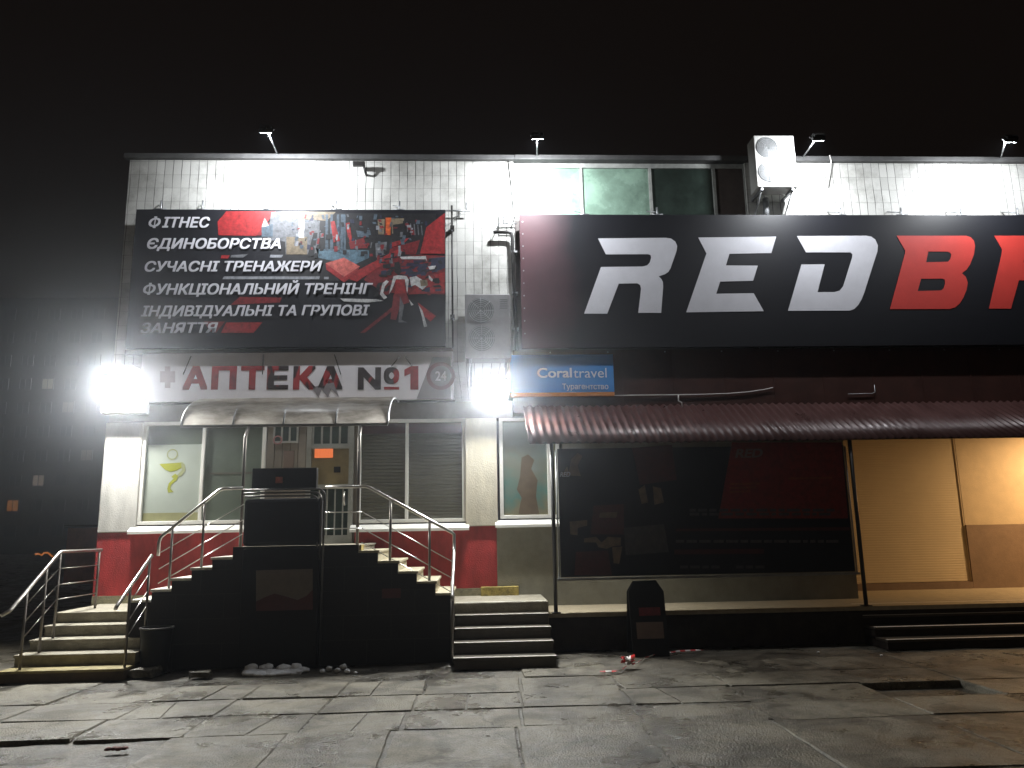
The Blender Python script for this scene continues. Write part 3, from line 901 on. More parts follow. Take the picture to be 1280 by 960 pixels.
# bowl and snake emblem on the film
YF = 12.049
b_ = MB()
b_.flat(pp([(199, 580), (229, 578), (228, 584), (221, 588), (213, 590), (206, 587)], YF))
b_.flat(pp([(214, 596), (219, 592), (223, 595), (221, 600), (214, 606), (213, 611), (217, 615), (210, 616), (209, 611), (211, 604), (217, 598)], YF))
b_.build('bowl_emblem', M['lime'], wl)
b_ = MB()
c = at(215.5, 568, YF)
b_.ring((c.x, c.z), 0.065, 0.085, YF)
b_.flat(pp([(226, 577), (231, 580), (232, 588), (226, 596), (221, 594), (227, 588), (227, 582)], YF - 0.001))
b_.build('snake_emblem', M['palelime'], wl)
MB().box(-5.06, -4.23, 12.048, 12.0505, 1.86, 1.98).build('stripe', M['paleyellow'], wl)
wr = shop_window(-1.84, -0.17, 1.77, 3.37, (-1.08,))
mb = MB()
rows = []
z = 1.82
while z < 3.32:
    rows += [(z, 12.075), (z + 0.006, 12.062), (z + 0.042, 12.058), (z + 0.05, 12.07)]
    z += 0.052
mb.grid([[(-1.79, y, zz), (-0.22, y, zz)] for zz, y in rows], smooth=False)
mb.build('blind', M['shutter'], wr)
MB().box(-1.79, -0.22, 12.05, 12.056, 3.15, 3.32).build('pelmet', mat('faded_red_pelmet', (0.13, 0.05, 0.055), 0.5), wr)
wt = shop_window(0.36, 1.30, 1.80, 3.37, (1.13,))
MB().box(0.40, 1.10, 12.055, 12.07, 1.85, 3.32).build('poster', M['poster'], wt)
MB().box(1.155, 1.25, 12.055, 12.07, 1.85, 3.32).build('blind', M['risercream'], wt)
mb = MB()
mb.flat(pp([(652, 572), (660, 568), (668, 575), (664, 586), (672, 600), (670, 620), (674, 643), (648, 643), (652, 622), (646, 612), (650, 596)], 12.052))
mb.build('poster_figure', M['skin'], wt)

# entrance: cladding, fanlight, door
mb = MB()
rows = []
x = -3.25
while x < -1.84:
    rows += [(x, 12.05), (x + 0.006, 12.062), (x + 0.012, 12.05), (x + 0.118, 12.05)]
    x += 0.12
mb.grid([[(xx, y, 1.47), (xx, y, 3.37)] for xx, y in rows], smooth=False)
clad = mb.build('entrance_cladding', M['vest'], bld)
def barred(x0, x1, z0, z1, nb, name='fanlight', par=bld, y=12.02, pane='greenglass'):
    f = MB().box(x0, x1, y, y + 0.03, z0, z0 + 0.03).box(x0, x1, y, y + 0.03, z1 - 0.03, z1)
    n = nb + 1
    for k in range(n + 1):
        xx = x0 + (x1 - x0 - 0.03) * k / n
        f.box(xx, xx + 0.03, y - 0.002, y + 0.028, z0 + 0.03, z1 - 0.03)
    f = f.build(name, M['frame2'], par)
    MB().box(x0 + 0.01, x1 - 0.01, y + 0.012, y + 0.02, z0 + 0.01, z1 - 0.01).build('pane', M[pane], f)
    return f
M['frame2'] = mat('greyed_door_frame', (0.26, 0.26, 0.23), 0.5, var=0.2)
M['greenglass'] = mat('dark_green_glass', (0.035, 0.05, 0.042), 0.12, var=0.4, scale=4)
M['ochre'] = mat('ochre_glass_film', (0.22, 0.17, 0.08), 0.3, var=0.25, scale=4)
barred(-3.15, -2.76, 3.02, 3.33, 2)
door = MB().box(-2.62, -2.55, 11.99, 12.06, 1.475, 3.36).box(-1.97, -1.90, 11.99, 12.06, 1.475, 3.36).box(-2.55, -1.97, 11.99, 12.06, 2.30, 2.37).box(-2.55, -1.97, 11.99, 12.06, 1.475, 1.60).box(-2.55, -1.97, 11.995, 12.055, 2.92, 2.97)
door = door.build('entrance_door', M['frame2'], bld)
barred(-2.55, -1.97, 2.97, 3.33, 3, 'transom', door)
MB().box(-2.548, -1.972, 12.02, 12.03, 2.372, 2.918).build('pane', M['ochre'], door)
MB().box(-2.548, -1.972, 12.02, 12.03, 1.602, 2.298).build('pane', M['greenglass'], door)
mb = MB()
for x in (-2.42, -2.30, -2.18, -2.06):
    mb.box(x, x + 0.02, 12.0, 12.018, 1.602, 2.298)
mb.build('bars', M['frame2'], door)
MB().box(-2.50, -2.22, 12.005, 12.018, 2.78, 2.93, 0.004).build('reflection_panel', M['orangereflect'], door)  # orange street reflection in the glass, put in as a glowing panel
MB().box(-2.20, -2.10, 12.012, 12.018, 2.55, 2.64).build('notice', M['binblack'], door)
mb = MB().tube([(-2.02, 11.985, 2.05), (-2.02, 11.94, 2.06), (-2.02, 11.94, 2.24), (-2.02, 11.985, 2.25)], 0.012, 8)
mb.build('handle', M['steel'], door)
MB().box(-2.98, -2.82, 12.035, 12.045, 2.62, 2.90).build('notice', M['boardpale'], bld)
c = at(347, 550, 12.01)
MB().ring((c.x, c.z), 0.05, 0.07, 12.012).build('round_sticker', mat('pink_sticker', (0.30, 0.12, 0.12), 0.5), bld)

# ------------------------------------------------------------------ 6. awning and its hanging advertisement
aw = thing('metal_awning', 'long maroon corrugated metal awning over the shop terrace', 'awning', (5.6, 11.98, 3.5))
mb = MB()
top, bot = [], []
n = 700
for k in range(n + 1):
    x = 0.74 + 10.9 * k / n
    w = 0.016 * math.sin(2 * math.pi * x / 0.118)
    top.append((x, 11.97, 3.545 + w + 0.008 * noise.noise((x * 0.7, 0, 0))))
    bot.append((x, 10.80, 2.83 + w + 0.020 * noise.noise((x * 0.55, 3, 0)) + 0.006 * noise.noise((x * 3, 5, 0))))
mb.grid([top, [tuple((Vector(a) + Vector(b)) / 2 + Vector((0, 0, -0.004))) for a, b in zip(top, bot)], bot])
sheet = mb.build('corrugated_sheet', M['maroon'], aw)
so = sheet.modifiers.new('thickness', 'SOLIDIFY')
so.thickness = 0.004
mb = MB()
for x in (1.2, 3.3, 5.4, 7.5, 9.6):
    mb.tube([(x, 11.98, 3.49), (x, 10.88, 2.835)], 0.014, 6)
mb.box(0.76, 11.6, 10.90, 10.93, 2.83, 2.862)
mb.build('frame', M['blackmetal'], aw)

def frame_post(x, label):
    p = MB().tube([(x, 10.90, 0.50), (x, 10.90, 2.828)], 0.028, 10)
    p.box(x - 0.06, x + 0.06, 10.84, 10.96, 0.502, 0.512)
    return single(p, 'awning_post', M['blackmetal'], label, 'post', (x, 10.90, 0.5), 'posts holding up the maroon awning')
frame_post(1.07, 'thin black awning post between the travel agency window and the dark advertisement')
frame_post(5.42, 'thin black awning post between the dark advertisement and the lit shutter')

ad = thing('hanging_advertisement', 'dark unlit gym advertisement hung between two posts under the awning', 'banner', (3.25, 10.98, 0.93))
MB().box(1.16, 5.34, 10.96, 10.985, 0.97, 2.76).build('panel', M['vinyl'], ad)
mb = MB().box(1.10, 5.40, 10.93, 11.0, 0.925, 0.955)
mb.tube([(1.135, 10.955, 0.95), (1.135, 10.955, 2.74)], 0.012, 8)
mb.tube([(5.365, 10.955, 0.95), (5.365, 10.955, 2.74)], 0.012, 8)
mb.build('frame', M['galv'], ad)
YA = 10.957
adpic = Picture(YA)
adink = adpic.ink
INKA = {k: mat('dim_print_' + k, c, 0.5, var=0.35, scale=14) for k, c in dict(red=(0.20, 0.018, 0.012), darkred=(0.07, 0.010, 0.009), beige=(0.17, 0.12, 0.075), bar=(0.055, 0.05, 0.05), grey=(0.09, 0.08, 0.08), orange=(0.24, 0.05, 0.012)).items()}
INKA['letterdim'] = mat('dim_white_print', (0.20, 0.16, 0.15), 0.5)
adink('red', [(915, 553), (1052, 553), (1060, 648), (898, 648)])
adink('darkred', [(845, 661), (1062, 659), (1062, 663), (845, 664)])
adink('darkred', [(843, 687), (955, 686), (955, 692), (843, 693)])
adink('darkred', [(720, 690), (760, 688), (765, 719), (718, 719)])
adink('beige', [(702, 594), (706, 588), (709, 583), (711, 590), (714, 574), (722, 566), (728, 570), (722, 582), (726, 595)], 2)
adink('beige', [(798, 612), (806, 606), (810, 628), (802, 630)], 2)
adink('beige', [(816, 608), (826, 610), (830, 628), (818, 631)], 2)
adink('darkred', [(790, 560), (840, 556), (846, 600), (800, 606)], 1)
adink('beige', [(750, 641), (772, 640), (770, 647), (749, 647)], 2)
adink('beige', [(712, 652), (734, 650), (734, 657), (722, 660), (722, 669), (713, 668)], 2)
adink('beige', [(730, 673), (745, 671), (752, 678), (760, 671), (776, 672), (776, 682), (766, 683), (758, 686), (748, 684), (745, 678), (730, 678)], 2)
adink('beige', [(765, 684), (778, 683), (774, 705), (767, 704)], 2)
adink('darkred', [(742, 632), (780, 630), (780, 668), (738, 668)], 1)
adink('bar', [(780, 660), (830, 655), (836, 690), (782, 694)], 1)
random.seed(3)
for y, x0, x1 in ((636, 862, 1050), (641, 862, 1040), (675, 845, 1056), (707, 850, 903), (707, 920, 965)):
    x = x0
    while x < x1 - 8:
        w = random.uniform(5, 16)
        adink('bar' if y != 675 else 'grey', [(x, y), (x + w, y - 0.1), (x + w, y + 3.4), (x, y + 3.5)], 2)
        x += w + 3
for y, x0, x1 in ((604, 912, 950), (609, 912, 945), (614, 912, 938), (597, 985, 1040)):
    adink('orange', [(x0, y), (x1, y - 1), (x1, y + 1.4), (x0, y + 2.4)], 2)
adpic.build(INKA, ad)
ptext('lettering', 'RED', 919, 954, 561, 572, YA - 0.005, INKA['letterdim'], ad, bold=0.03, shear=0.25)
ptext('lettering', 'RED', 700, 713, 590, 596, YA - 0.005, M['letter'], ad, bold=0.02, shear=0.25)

# ------------------------------------------------------------------ 7. terrace, steps and stairs
ter = thing('raised_terrace', 'raised terrace with dark front running along the shops', 'terrace', (3.5, 10.85, 0))
MB().box(0.962, XR, 10.90, 13.7, 0.0, 0.44).build('retaining_wall', M['platdark'], ter)
mb = MB().box(0.963, XR, 10.85, 13.7, 0.442, 0.50, 0.008)
mb.build('floor', M['floor'], ter)
mb = MB().box(-5.56, 0.96, 10.80, 12.3, 0.0, 0.668, 0.01)
mb.build('landing', M['concrete'], ter)

def steps(name, label, x0, x1, y0, tread, rise, n, riser_m, tread_m, nose_m, first_m=None, slant=0.0):
    t = thing(name, label, 'steps', ((x0 + x1) / 2, y0, 0), 'outdoor steps leading up to the shops')
    for k in range(n):
        z0, z1 = k * rise, (k + 1) * rise - 0.032
        ya, yb = y0 + k * tread, y0 + n * tread
        dx = slant * k
        MB().box(x0 + dx, x1 - dx * 0.4, ya + 0.02, yb - 0.002 * (k + 1) - 0.001, z0 + (0.001 if k else 0), z1).build('riser', (first_m or riser_m) if k == 0 else riser_m, t)
        MB().box(x0 + dx - 0.01, x1 - dx * 0.4 + 0.01, ya, ya + tread + 0.018, z1 + 0.001, (k + 1) * rise, 0.006).build('tread', (M['yellowtread'] if first_m else tread_m) if k == 0 else tread_m, t)
        if nose_m:
            MB().box(x0 + dx - 0.005, x1 - dx * 0.4 + 0.005, ya - 0.004, ya + 0.05, (k + 1) * rise + 0.001, (k + 1) * rise + 0.006).build('nosing', nose_m, t)
    return t
M['yellowtread'] = mat('worn_yellow_tread', (0.27, 0.22, 0.09), 0.7, var=0.45, scale=8, bump=0.3)
M['brownriser'] = mat('brown_stained_riser', (0.09, 0.06, 0.03), 0.8, var=0.3, scale=6, bump=0.3)
steps('concrete_steps', 'grey concrete steps with yellow bottom edge beside the steel railing', -5.50, -4.10, 9.52, 0.30, 0.1335, 5, M['concrete'], M['concrete'], None, M['brownriser'], 0.0)
steps('concrete_steps', 'dark steps with metal edges in front of the travel agency window', -0.29, 0.93, 9.62, 0.30, 0.1335, 5, M['darkstep'], M['darkstep'], M['nosing'])
steps('concrete_steps', 'wide low dark steps leading up to the lit roller shutter', 5.36, 8.6, 10.28, 0.30, 0.124, 4, M['platdark'], M['darkstep'], M['nosing'])

st = thing('entrance_staircase', 'black double sided staircase rising from both sides to the pharmacy door', 'staircase', (-2.3, 10.2, 0))
ZT = 1.475
out = [(-4.36, 0.0), (-4.36, 0.845), (-4.10, 0.845), (-4.10, 0.97), (-3.86, 0.97), (-3.86, 1.10), (-3.62, 1.10), (-3.62, 1.225), (-3.37, 1.225), (-3.37, 1.35), (-3.12, 1.35), (-3.12, ZT), (-1.53, ZT), (-1.53, 1.40), (-1.28, 1.40), (-1.28, 1.265), (-1.02, 1.265), (-1.02, 1.13), (-0.78, 1.13), (-0.78, 1.0), (-0.54, 1.0), (-0.54, 0.85), (-0.33, 0.85), (-0.33, 0.0)]
mb = MB().prism(out, 10.20, 10.24)
mb.build('front_cladding', M['blacktile'], st)
mb = MB()
for (xa, za), (xb, zb) in zip(out[1:-1], out[2:]):
    pass
LT = [(-4.35, -4.10, 0.845), (-4.10, -3.86, 0.97), (-3.86, -3.62, 1.10), (-3.62, -3.37, 1.225), (-3.37, -3.12, 1.35)]
RTs = [(-1.53, -1.28, 1.40), (-1.28, -1.02, 1.265), (-1.02, -0.78, 1.13), (-0.78, -0.54, 1.0), (-0.54, -0.33, 0.85)]
fl = MB()
for a, b2, z in LT:
    fl.box(a - 0.01, b2 + 0.001, 10.242, 11.45, 0.67, z - 0.03)
fl.build('flight', M['concrete'], st)
fr_ = MB()
for a, b2, z in RTs:
    fr_.box(a - 0.001, b2, 10.242, 11.45, 0.67, z - 0.03)
fr_.build('flight', M['risercream'], st)
for a, b2, z in LT:
    MB().box(a - 0.02, b2, 10.19, 11.46, z - 0.029, z + 0.003, 0.004).build('tread', M['nosing'], st)
for a, b2, z in RTs:
    MB().box(a, b2 + 0.02, 10.195, 11.46, z - 0.029, z + 0.001, 0.004).build('tread', M['risercream'], st)
MB().box(-3.10, -1.55, 10.242, 11.98, 0.67, ZT - 0.02).build('upper_landing', M['concrete'], st)
MB().box(-3.12, -1.53, 10.245, 11.985, ZT - 0.019, ZT + 0.002).build('landing_slab', M['concrete'], st)
MB().box(-1.52, -1.50, 10.26, 10.50, 1.402, ZT - 0.001).build('painted_edge', M['yellow'], st)
MB().box(-1.22, -0.98, 10.192, 10.198, 0.80, 0.92).build('sticker', M['posterred'], st)

# ------------------------------------------------------------------ 8. black advertising stand in the middle
ks = thing('advertising_stand', 'tall black advertising stand in front of the pharmacy staircase', 'advertising stand', (-2.48, 10.0, 0))
MB().box(-2.96, -2.0, 10.08, 10.188, 0.02, 1.45, 0.015).build('cabinet', M['binblack'], ks)
MB().box(-2.985, -1.99, 10.10, 10.235, 1.48, 2.08, 0.05).build('banner_cover', M['vinyl'], ks)
MB().box(-2.90, -2.07, 10.12, 10.22, 2.20, 2.47, 0.012).build('header_box', M['binblack'], ks)
cpt = at(349, 600, 10.117)
MB().box(cpt.x - 0.045, cpt.x + 0.045, 10.113, 10.119, cpt.z - 0.04, cpt.z + 0.04).build('small_emblem', INK['orange'], ks)
pst = MB().flat(pp([(320, 713), (391, 711), (391, 737), (383, 745), (372, 750), (355, 745), (343, 742), (330, 747), (320, 752)], 10.077)).build('poster', M['posterpale'], ks)
MB().flat(pp([(320, 752), (330, 747), (343, 742), (355, 745), (372, 750), (383, 745), (391, 737), (391, 762), (320, 764)], 10.077)).build('poster', M['posterred'], ks)
for i in range(3):
    d = i * 0.045
    zt = 2.19 - d * 0.9
    xr = -2.0 - d + 0.05
    xl = -2.98
    yy = 10.055 + i * 0.03
    arc = [(xl, yy, zt)]
    for k in range(7):
        a = math.pi / 2 * (1 - k / 6)
        arc.append((xr - 0.09 + 0.09 * math.cos(a), yy, zt - 0.09 + 0.09 * math.sin(a)))
    arc.append((xr, yy, 1.30 if i else 0.03))
    MB().tube(arc, 0.013, 8).build('tube_frame', M['blackmetal2'] if 'blackmetal2' in M else M.setdefault('blackmetal2', mat('worn_dark_steel', (0.10, 0.095, 0.09), 0.35, metal=0.6, var=0.3)), ks)

# ------------------------------------------------------------------ 9. railings
def railing(label, hand, posts, rods, m='steel', r=0.021):
    base = posts[0][0]
    t = thing('stair_railing', label, 'railing', base, 'steel railings along the entrance steps')
    MB().tube(hand, r, 12).build('handrail', M[m], t)
    for a, b2 in posts:
        MB().tube([a, b2], 0.017, 8).build('post', M[m + 'post'], t)
    for rr in rods:
        MB().tube(rr, 0.0065, 6).build('rod', M[m], t)
    return t
M['steelpost'] = mat('dull_steel_post', (0.17, 0.155, 0.14), 0.4, metal=0.85, var=0.15)
XA = -5.30
hz = lambda y: 0.83 + (y - 9.3) * 0.655
pts = [(XA - 0.05, 9.22, 0.78), (XA, 9.30, 0.83)] + [(XA, y, hz(y)) for y in (9.8, 10.2)] + [(XA, 10.28, 1.455), (XA, 11.35, 1.455)]
gz0 = lambda y: 0.1335 * max(1, min(5, math.floor((y - 9.52) / 0.30) + 1))
posts = [((XA, y, gz0(y)), (XA, y, min(1.45, hz(y)))) for y in (9.60, 9.98, 10.27)] + [((XA, 11.30, 0.668), (XA, 11.30, 1.45))]
rods = []
for d in (0.2, 0.4, 0.58):
    rods.append([(XA, 9.60, hz(9.60) - d + 0.04), (XA, 10.27, 1.45 - d)])
    rods.append([(XA, 10.27, 1.45 - d), (XA, 11.30, 1.45 - d)])
railing('brushed steel railing on the outer edge of the grey concrete steps', pts, posts, rods)
XB = -4.12
h2 = lambda y: 0.85 + (y - 9.3) * 0.62
pts = [(XB, 9.27, 0.82), (XB, 9.30, 0.85), (XB, 10.17, 1.39)]
posts = [((XB, 9.62, 0.1335), (XB, 9.62, h2(9.62))), ((XB, 10.12, 0.40), (XB, 10.12, h2(10.12)))]
rods = [[(XB, 9.62, h2(9.62) - d), (XB, 10.15, h2(10.15) - d)] for d in (0.2, 0.4, 0.58)]
railing('short sloping steel rail between the grey steps and the black staircase', pts, posts, rods)
YR = 10.27
slope = (2.22 - 1.62) / (-3.33 + 4.06)
h3 = lambda x: 1.62 + (x + 4.06) * slope
pts = [(-4.08, YR, 1.38), (-4.08, YR, 1.56), (-4.06, YR, 1.62), (-3.36, YR, 2.20), (-3.30, YR, 2.225), (-3.05, YR, 2.225)]
posts = [((-3.92, YR, 0.97), (-3.92, YR, h3(-3.92))), ((-3.53, YR, 1.225), (-3.53, YR, h3(-3.53)))]
rods = [[(-4.06, YR, 1.62 - d), (-3.03, YR, 1.62 - d + 1.03 * 0.58)] for d in (0.20, 0.40, 0.58)]
railing('steel railing climbing the left flight of the black staircase', pts, posts, rods)
slope4 = (1.60 - 2.225) / (-0.31 + 1.44)
h4 = lambda x: 2.225 + (x + 1.44) * slope4
pts = [(-1.98, YR, 2.225), (-1.46, YR, 2.225), (-1.40, YR, 2.205), (-0.33, YR, 1.61), (-0.30, YR, 1.58), (-0.30, YR, 1.40), (-0.30, 10.15, 1.34), (-0.30, 9.40, 0.87), (-0.30, 9.36, 0.83)]
posts = [((-1.13, YR, 1.265), (-1.13, YR, h4(-1.13))), ((-0.62, YR, 1.0), (-0.62, YR, h4(-0.62))), ((-0.31, 10.05, 0.41), (-0.31, 10.05, 1.28)), ((-0.31, 9.66, 0.1335), (-0.31, 9.66, 1.03))]
rods = [[(-1.50, YR, 2.225 - d), (-0.32, YR, 2.225 - d - 1.18 * 0.56)] for d in (0.33, 0.54, 0.72)]
rods += [[(-1.98, YR, 2.225 - d), (-1.50, YR, 2.225 - d)] for d in (0.33, 0.54)]
rods += [[(-0.31, 10.05, 1.28 - d), (-0.31, 9.66, 1.03 - d)] for d in (0.2, 0.4)]
railing('steel railing descending the right flight towards the dark steps', pts, posts, rods)

# ------------------------------------------------------------------ 10. canopy over the pharmacy door
cp = thing('entrance_canopy', 'curved smoky polycarbonate canopy with snow above the pharmacy door', 'canopy', (-2.5, 11.9, 3.5))
CX0, CX1 = -3.95, -1.20
prof = []
for k in range(15):
    a = math.pi / 2 * k / 14
    prof.append((10.42 + 1.45 * (1 - math.cos(a)) * 0.98, 3.085 + 0.56 * math.sin(a)))
prof[-1] = (11.84, 3.645)
mb = MB()
nx = 40
mb.grid([[(CX0 + (CX1 - CX0) * i / nx, y, z + 0.006 * noise.noise((i * 0.3, y * 2, 1))) for i in range(nx + 1)] for y, z in prof])
sheet = mb.build('polycarbonate_sheet', M['poly'], cp)
for x in (CX0, -3.27, -2.6, -1.9, CX1):
    mb = MB().tube([(x, y, z - 0.02) for y, z in prof], 0.016, 8)
    mb.build('rib', M['galv'], cp)
mb = MB().box(CX0, CX1, 10.40, 10.43, 3.05, 3.085)
mb.build('front_edge', M['galv'], cp)
for x in (-3.06, -1.56):
    MB().tube([(x, 10.30, 1.478), (x, 10.30, 2.9), (x, 10.42, 3.06)], 0.021, 8).build('post', M['steelpost'], cp)
# ------------------------------------------------------------------ 11. lamps
def area(name, loc, target, w, h, power, col, parent, spread=180):
    l = bpy.data.lights.new(name, 'AREA')
    l.shape = 'RECTANGLE'
    l.size, l.size_y = w, h
    l.energy = power
    l.color = col
    l.spread = rad(spread)
    o = bpy.data.objects.new(name, l)
    COL.objects.link(o)
    d = (Vector(target) - Vector(loc)).normalized()
    o.rotation_euler = d.to_track_quat('-Z', 'Z').to_euler()
    o.parent = parent
    o.location = Vector(loc) - origin(parent)
    return o

def flood_part(head, aim, w, h, face, power, col, parent, spread=180):
    """housing + glass + lamp, pointing along aim"""
    aim = Vector(aim).normalized()
    q = aim.to_track_quat('-Y', 'Z').to_matrix().to_4x4()
    T = Matrix.Translation(head) @ q
    hb = MB().box(-w / 2, w / 2, 0.0, 0.05, -h / 2, h / 2, 0.008)
    for k in range(7):
        x = -w / 2 + w * (k + 0.5) / 7
        hb.box(x - 0.004, x + 0.004, 0.05, 0.085, -h * 0.4, h * 0.4)
    hb.box(-w / 2 - 0.012, w / 2 + 0.012, -0.012, 0.012, h / 2 - 0.004, h / 2 + 0.02)
    hb.b.transform(T)
    hb.build('housing', M['blackmetal'], parent)
    lb = MB().box(-w / 2 + 0.012, w / 2 - 0.012, -0.006, -0.001, -h / 2 + 0.012, h / 2 - 0.012)
    lb.b.transform(T)
    lb.build('lens', face, parent)
    area('flood_light', Vector(head) + aim * 0.02, Vector(head) + aim, w * 0.85, h * 0.85, power, col, parent, spread)

COLD = (0.93, 0.96, 1.0)
NEUT = (1.0, 0.96, 0.87)
f1 = thing('floodlight', 'glaring white floodlight on the left corner of the building above the white pillar', 'floodlight', (-5.35, 12.0, 3.85), 'floodlights on the facade')
flood_part((-5.36, 11.66, 3.86), (-0.05, -1, -0.80), 0.46, 0.38, M['lampface'], 330, NEUT, f1)
MB().tube([(-5.36, 11.99, 3.95), (-5.36, 11.80, 3.98), (-5.36, 11.70, 3.92)], 0.016, 8).build('bracket', M['blackmetal'], f1)
f2 = thing('floodlight', 'glaring white floodlight between the pharmacy sign and the blue travel sign', 'floodlight', (0.25, 12.0, 3.8), 'floodlights on the facade')
flood_part((0.25, 11.62, 3.74), (0.02, -1, -0.55), 0.42, 0.36, M['lampface'], 215, NEUT, f2)
MB().tube([(0.25, 12.05, 3.86), (0.25, 11.78, 3.88), (0.25, 11.66, 3.82)], 0.016, 8).build('bracket', M['blackmetal'], f2)
for (px, pyh, pxb, pw_), lab in zip(((333, 164, 347, 165), (672, 172, 671, 140), (1022, 174, 1003, 100), (1262, 176, 1250, 85)),
        ('sign lamp on a thin roof arm above the gym banner', 'sign lamp on a thin roof arm above the green glazing', 'sign lamp on a thin roof arm beside the roof edge air conditioner', 'sign lamp on a thin roof arm at the right edge of the roofline')):
    hd = at(px, pyh, 10.95)
    bs = at(pxb, 190, 12.05)
    bs.z = 7.865
    t = thing('roof_lamp', lab, 'sign lamp', bs, 'sign lamps on arms along the roof edge')
    MB().tube([tuple(bs), tuple(hd + Vector((0, 0.10, 0.03)))], 0.013, 6).build('arm', M['galv'], t)
    flood_part(tuple(hd), (0, 1.0, -0.62), 0.20, 0.11, M['lampface2'], pw_, COLD, t, 165)

rl = thing('bulkhead_lamp', 'warm bulkhead lamp on the ceiling of the shutter recess', 'lamp', (10.5, 12.2, 3.39))
mb = MB().box(10.37, 10.63, 12.10, 12.30, 3.33, 3.395, 0.01)
mb.build('housing', M['acwhite'], rl)
MB().box(10.39, 10.61, 12.12, 12.28, 3.28, 3.328, 0.012).build('lens', M['warmface'], rl)
area('recess_light', (10.5, 12.2, 3.26), (10.5, 12.2, 0), 0.22, 0.16, 165, (1.0, 0.63, 0.31), rl)

# ------------------------------------------------------------------ 12. air conditioners
def twin_ac(label, x0, x1, y0, y1, z0, z1, fans, fr, m, parent_y):
    t = thing('air_conditioner', label, 'air conditioner', ((x0 + x1) / 2, y1, z0), 'twin fan air conditioners on the facade')
    MB().box(x0, x1, y0, y1, z0, z1, 0.015).build('casing', m, t)
    for fx, fz in fans:
        g = MB().disc((fx, fz), fr, y0 - 0.006, y0 + 0.001, 40).build('fan_grille', M['grille'], t)
        wires = MB()
        for q in range(2, 7):
            rr = fr * q / 6.5
            wires.tube([(fx + rr * math.cos(2 * math.pi * k / 28), y0 - 0.016, fz + rr * math.sin(2 * math.pi * k / 28)) for k in range(29)], 0.004, 5)
        for k in range(8):
            a = math.pi * 2 * k / 8
            wires.tube([(fx, y0 - 0.014, fz), (fx + fr * math.cos(a), y0 - 0.012, fz + fr * math.sin(a))], 0.004, 5)
        wires.build('guard_wires', M['grille2'] if 'grille2' in M else M.setdefault('grille2', mat('light_guard_wire', (0.32, 0.33, 0.33), 0.5)), g)
    mb = MB()
    for x in (x0 + 0.08, x1 - 0.08):
        mb.box(x - 0.02, x + 0.02, y0 + 0.02, parent_y, z0 - 0.045, z0 - 0.003)
        mb.tube([(x, y0 + 0.06, z0 - 0.03), (x, parent_y - 0.01, z0 - 0.35)], 0.014, 6)
    mb.build('wall_bracket', M['galv'], t)
    mb = MB()
    for k in range(5):
        mb.box(x1 - 0.17, x1 - 0.05, y0 - 0.004, y0 + 0.001, z1 - 0.10 - k * 0.035, z1 - 0.088 - k * 0.035)
    mb.build('louvres', M['grille'], t)
    return t
a1 = twin_ac('white twin fan air conditioner standing above the roof edge, brightly lit', 4.66, 5.34, 11.60, 11.92, 7.10, 8.02, ((4.87, 7.37), (4.87, 7.80)), 0.185, M['acwhite'], 12.09)
MB().tube([(4.95, 12.03, 7.08), (4.93, 11.98, 6.9), (4.90, 11.95, 6.74)], 0.05, 10).build('pipe_insulation', M['grille'], a1)
twin_ac('grey twin fan air conditioner on the tiles between the two banners', -0.16, 0.56, 11.66, 12.0, 4.25, 5.30, ((0.09, 5.03), (0.10, 4.58)), 0.205, M['acgrey'], 12.09)

# ------------------------------------------------------------------ 13. pipes, poles, cables, camera
pl = thing('cable_pole', 'thin dark pole with a short cross arm on the tiles right of the gym banner', 'pole', (-0.36, 11.98, 4.5))
MB().tube([(-0.36, 11.98, 4.50), (-0.37, 11.98, 6.93)], 0.016, 8).build('mast', M['blackmetal'], pl)
mb = MB().tube([(-0.55, 11.98, 6.84), (-0.06, 11.98, 6.84)], 0.014, 6).tube([(-0.13, 11.98, 6.84), (-0.13, 11.98, 6.98)], 0.012, 6).tube([(-0.36, 11.98, 6.70), (-0.15, 11.98, 6.83)], 0.008, 6)
mb.build('cross_arm', M['galv'], pl)
mb = MB().box(-0.40, -0.33, 11.95, 12.09, 6.52, 6.57).box(-0.40, -0.33, 11.95, 12.09, 5.0, 5.05)
mb.build('clamp', M['blackmetal'], pl)
dp = thing('drain_pipe', 'black pipe bent at its top beside the left edge of the big REDBR banner', 'pipe', (0.67, 12.0, 4.4))
MB().tube([(0.31, 11.97, 6.46), (0.56, 11.97, 6.46), (0.61, 11.97, 6.44), (0.62, 11.97, 6.38), (0.655, 11.97, 4.45)], 0.03, 10).build('pipe', M['blackmetal'], dp)
mb = MB()
for z in (6.1, 5.4, 4.8):
    mb.box(0.60, 0.70, 11.95, 12.09, z, z + 0.03)
mb.build('clip', M['galv'], dp)
br_ = thing('angle_bracket', 'small welded steel frame sticking out at the top corner of the REDBR banner', 'bracket', (0.6, 12.09, 6.7))
mb = MB()
for a, b2 in (((0.48, 6.72), (0.73, 6.72)), ((0.48, 6.60), (0.70, 6.60)), ((0.48, 6.60), (0.48, 6.90)), ((0.48, 6.72), (0.36, 6.50)), ((0.60, 6.72), (0.60, 6.60))):
    mb.tube([(a[0], 11.95, a[1]), (b2[0], 11.95, b2[1])], 0.010, 6)
mb.tube([(0.66, 11.95, 6.72), (0.66, 12.09, 6.72)], 0.012, 6)
mb.build('frame', M['galv'], br_)
cam_ = thing('security_camera', 'small dark security camera under the roof edge above the gym banner', 'security camera', (-1.86, 12.1, 7.62))
MB().box(-2.00, -1.80, 11.88, 11.96, 7.60, 7.67, 0.01).build('body', M['blackmetal'], cam_)
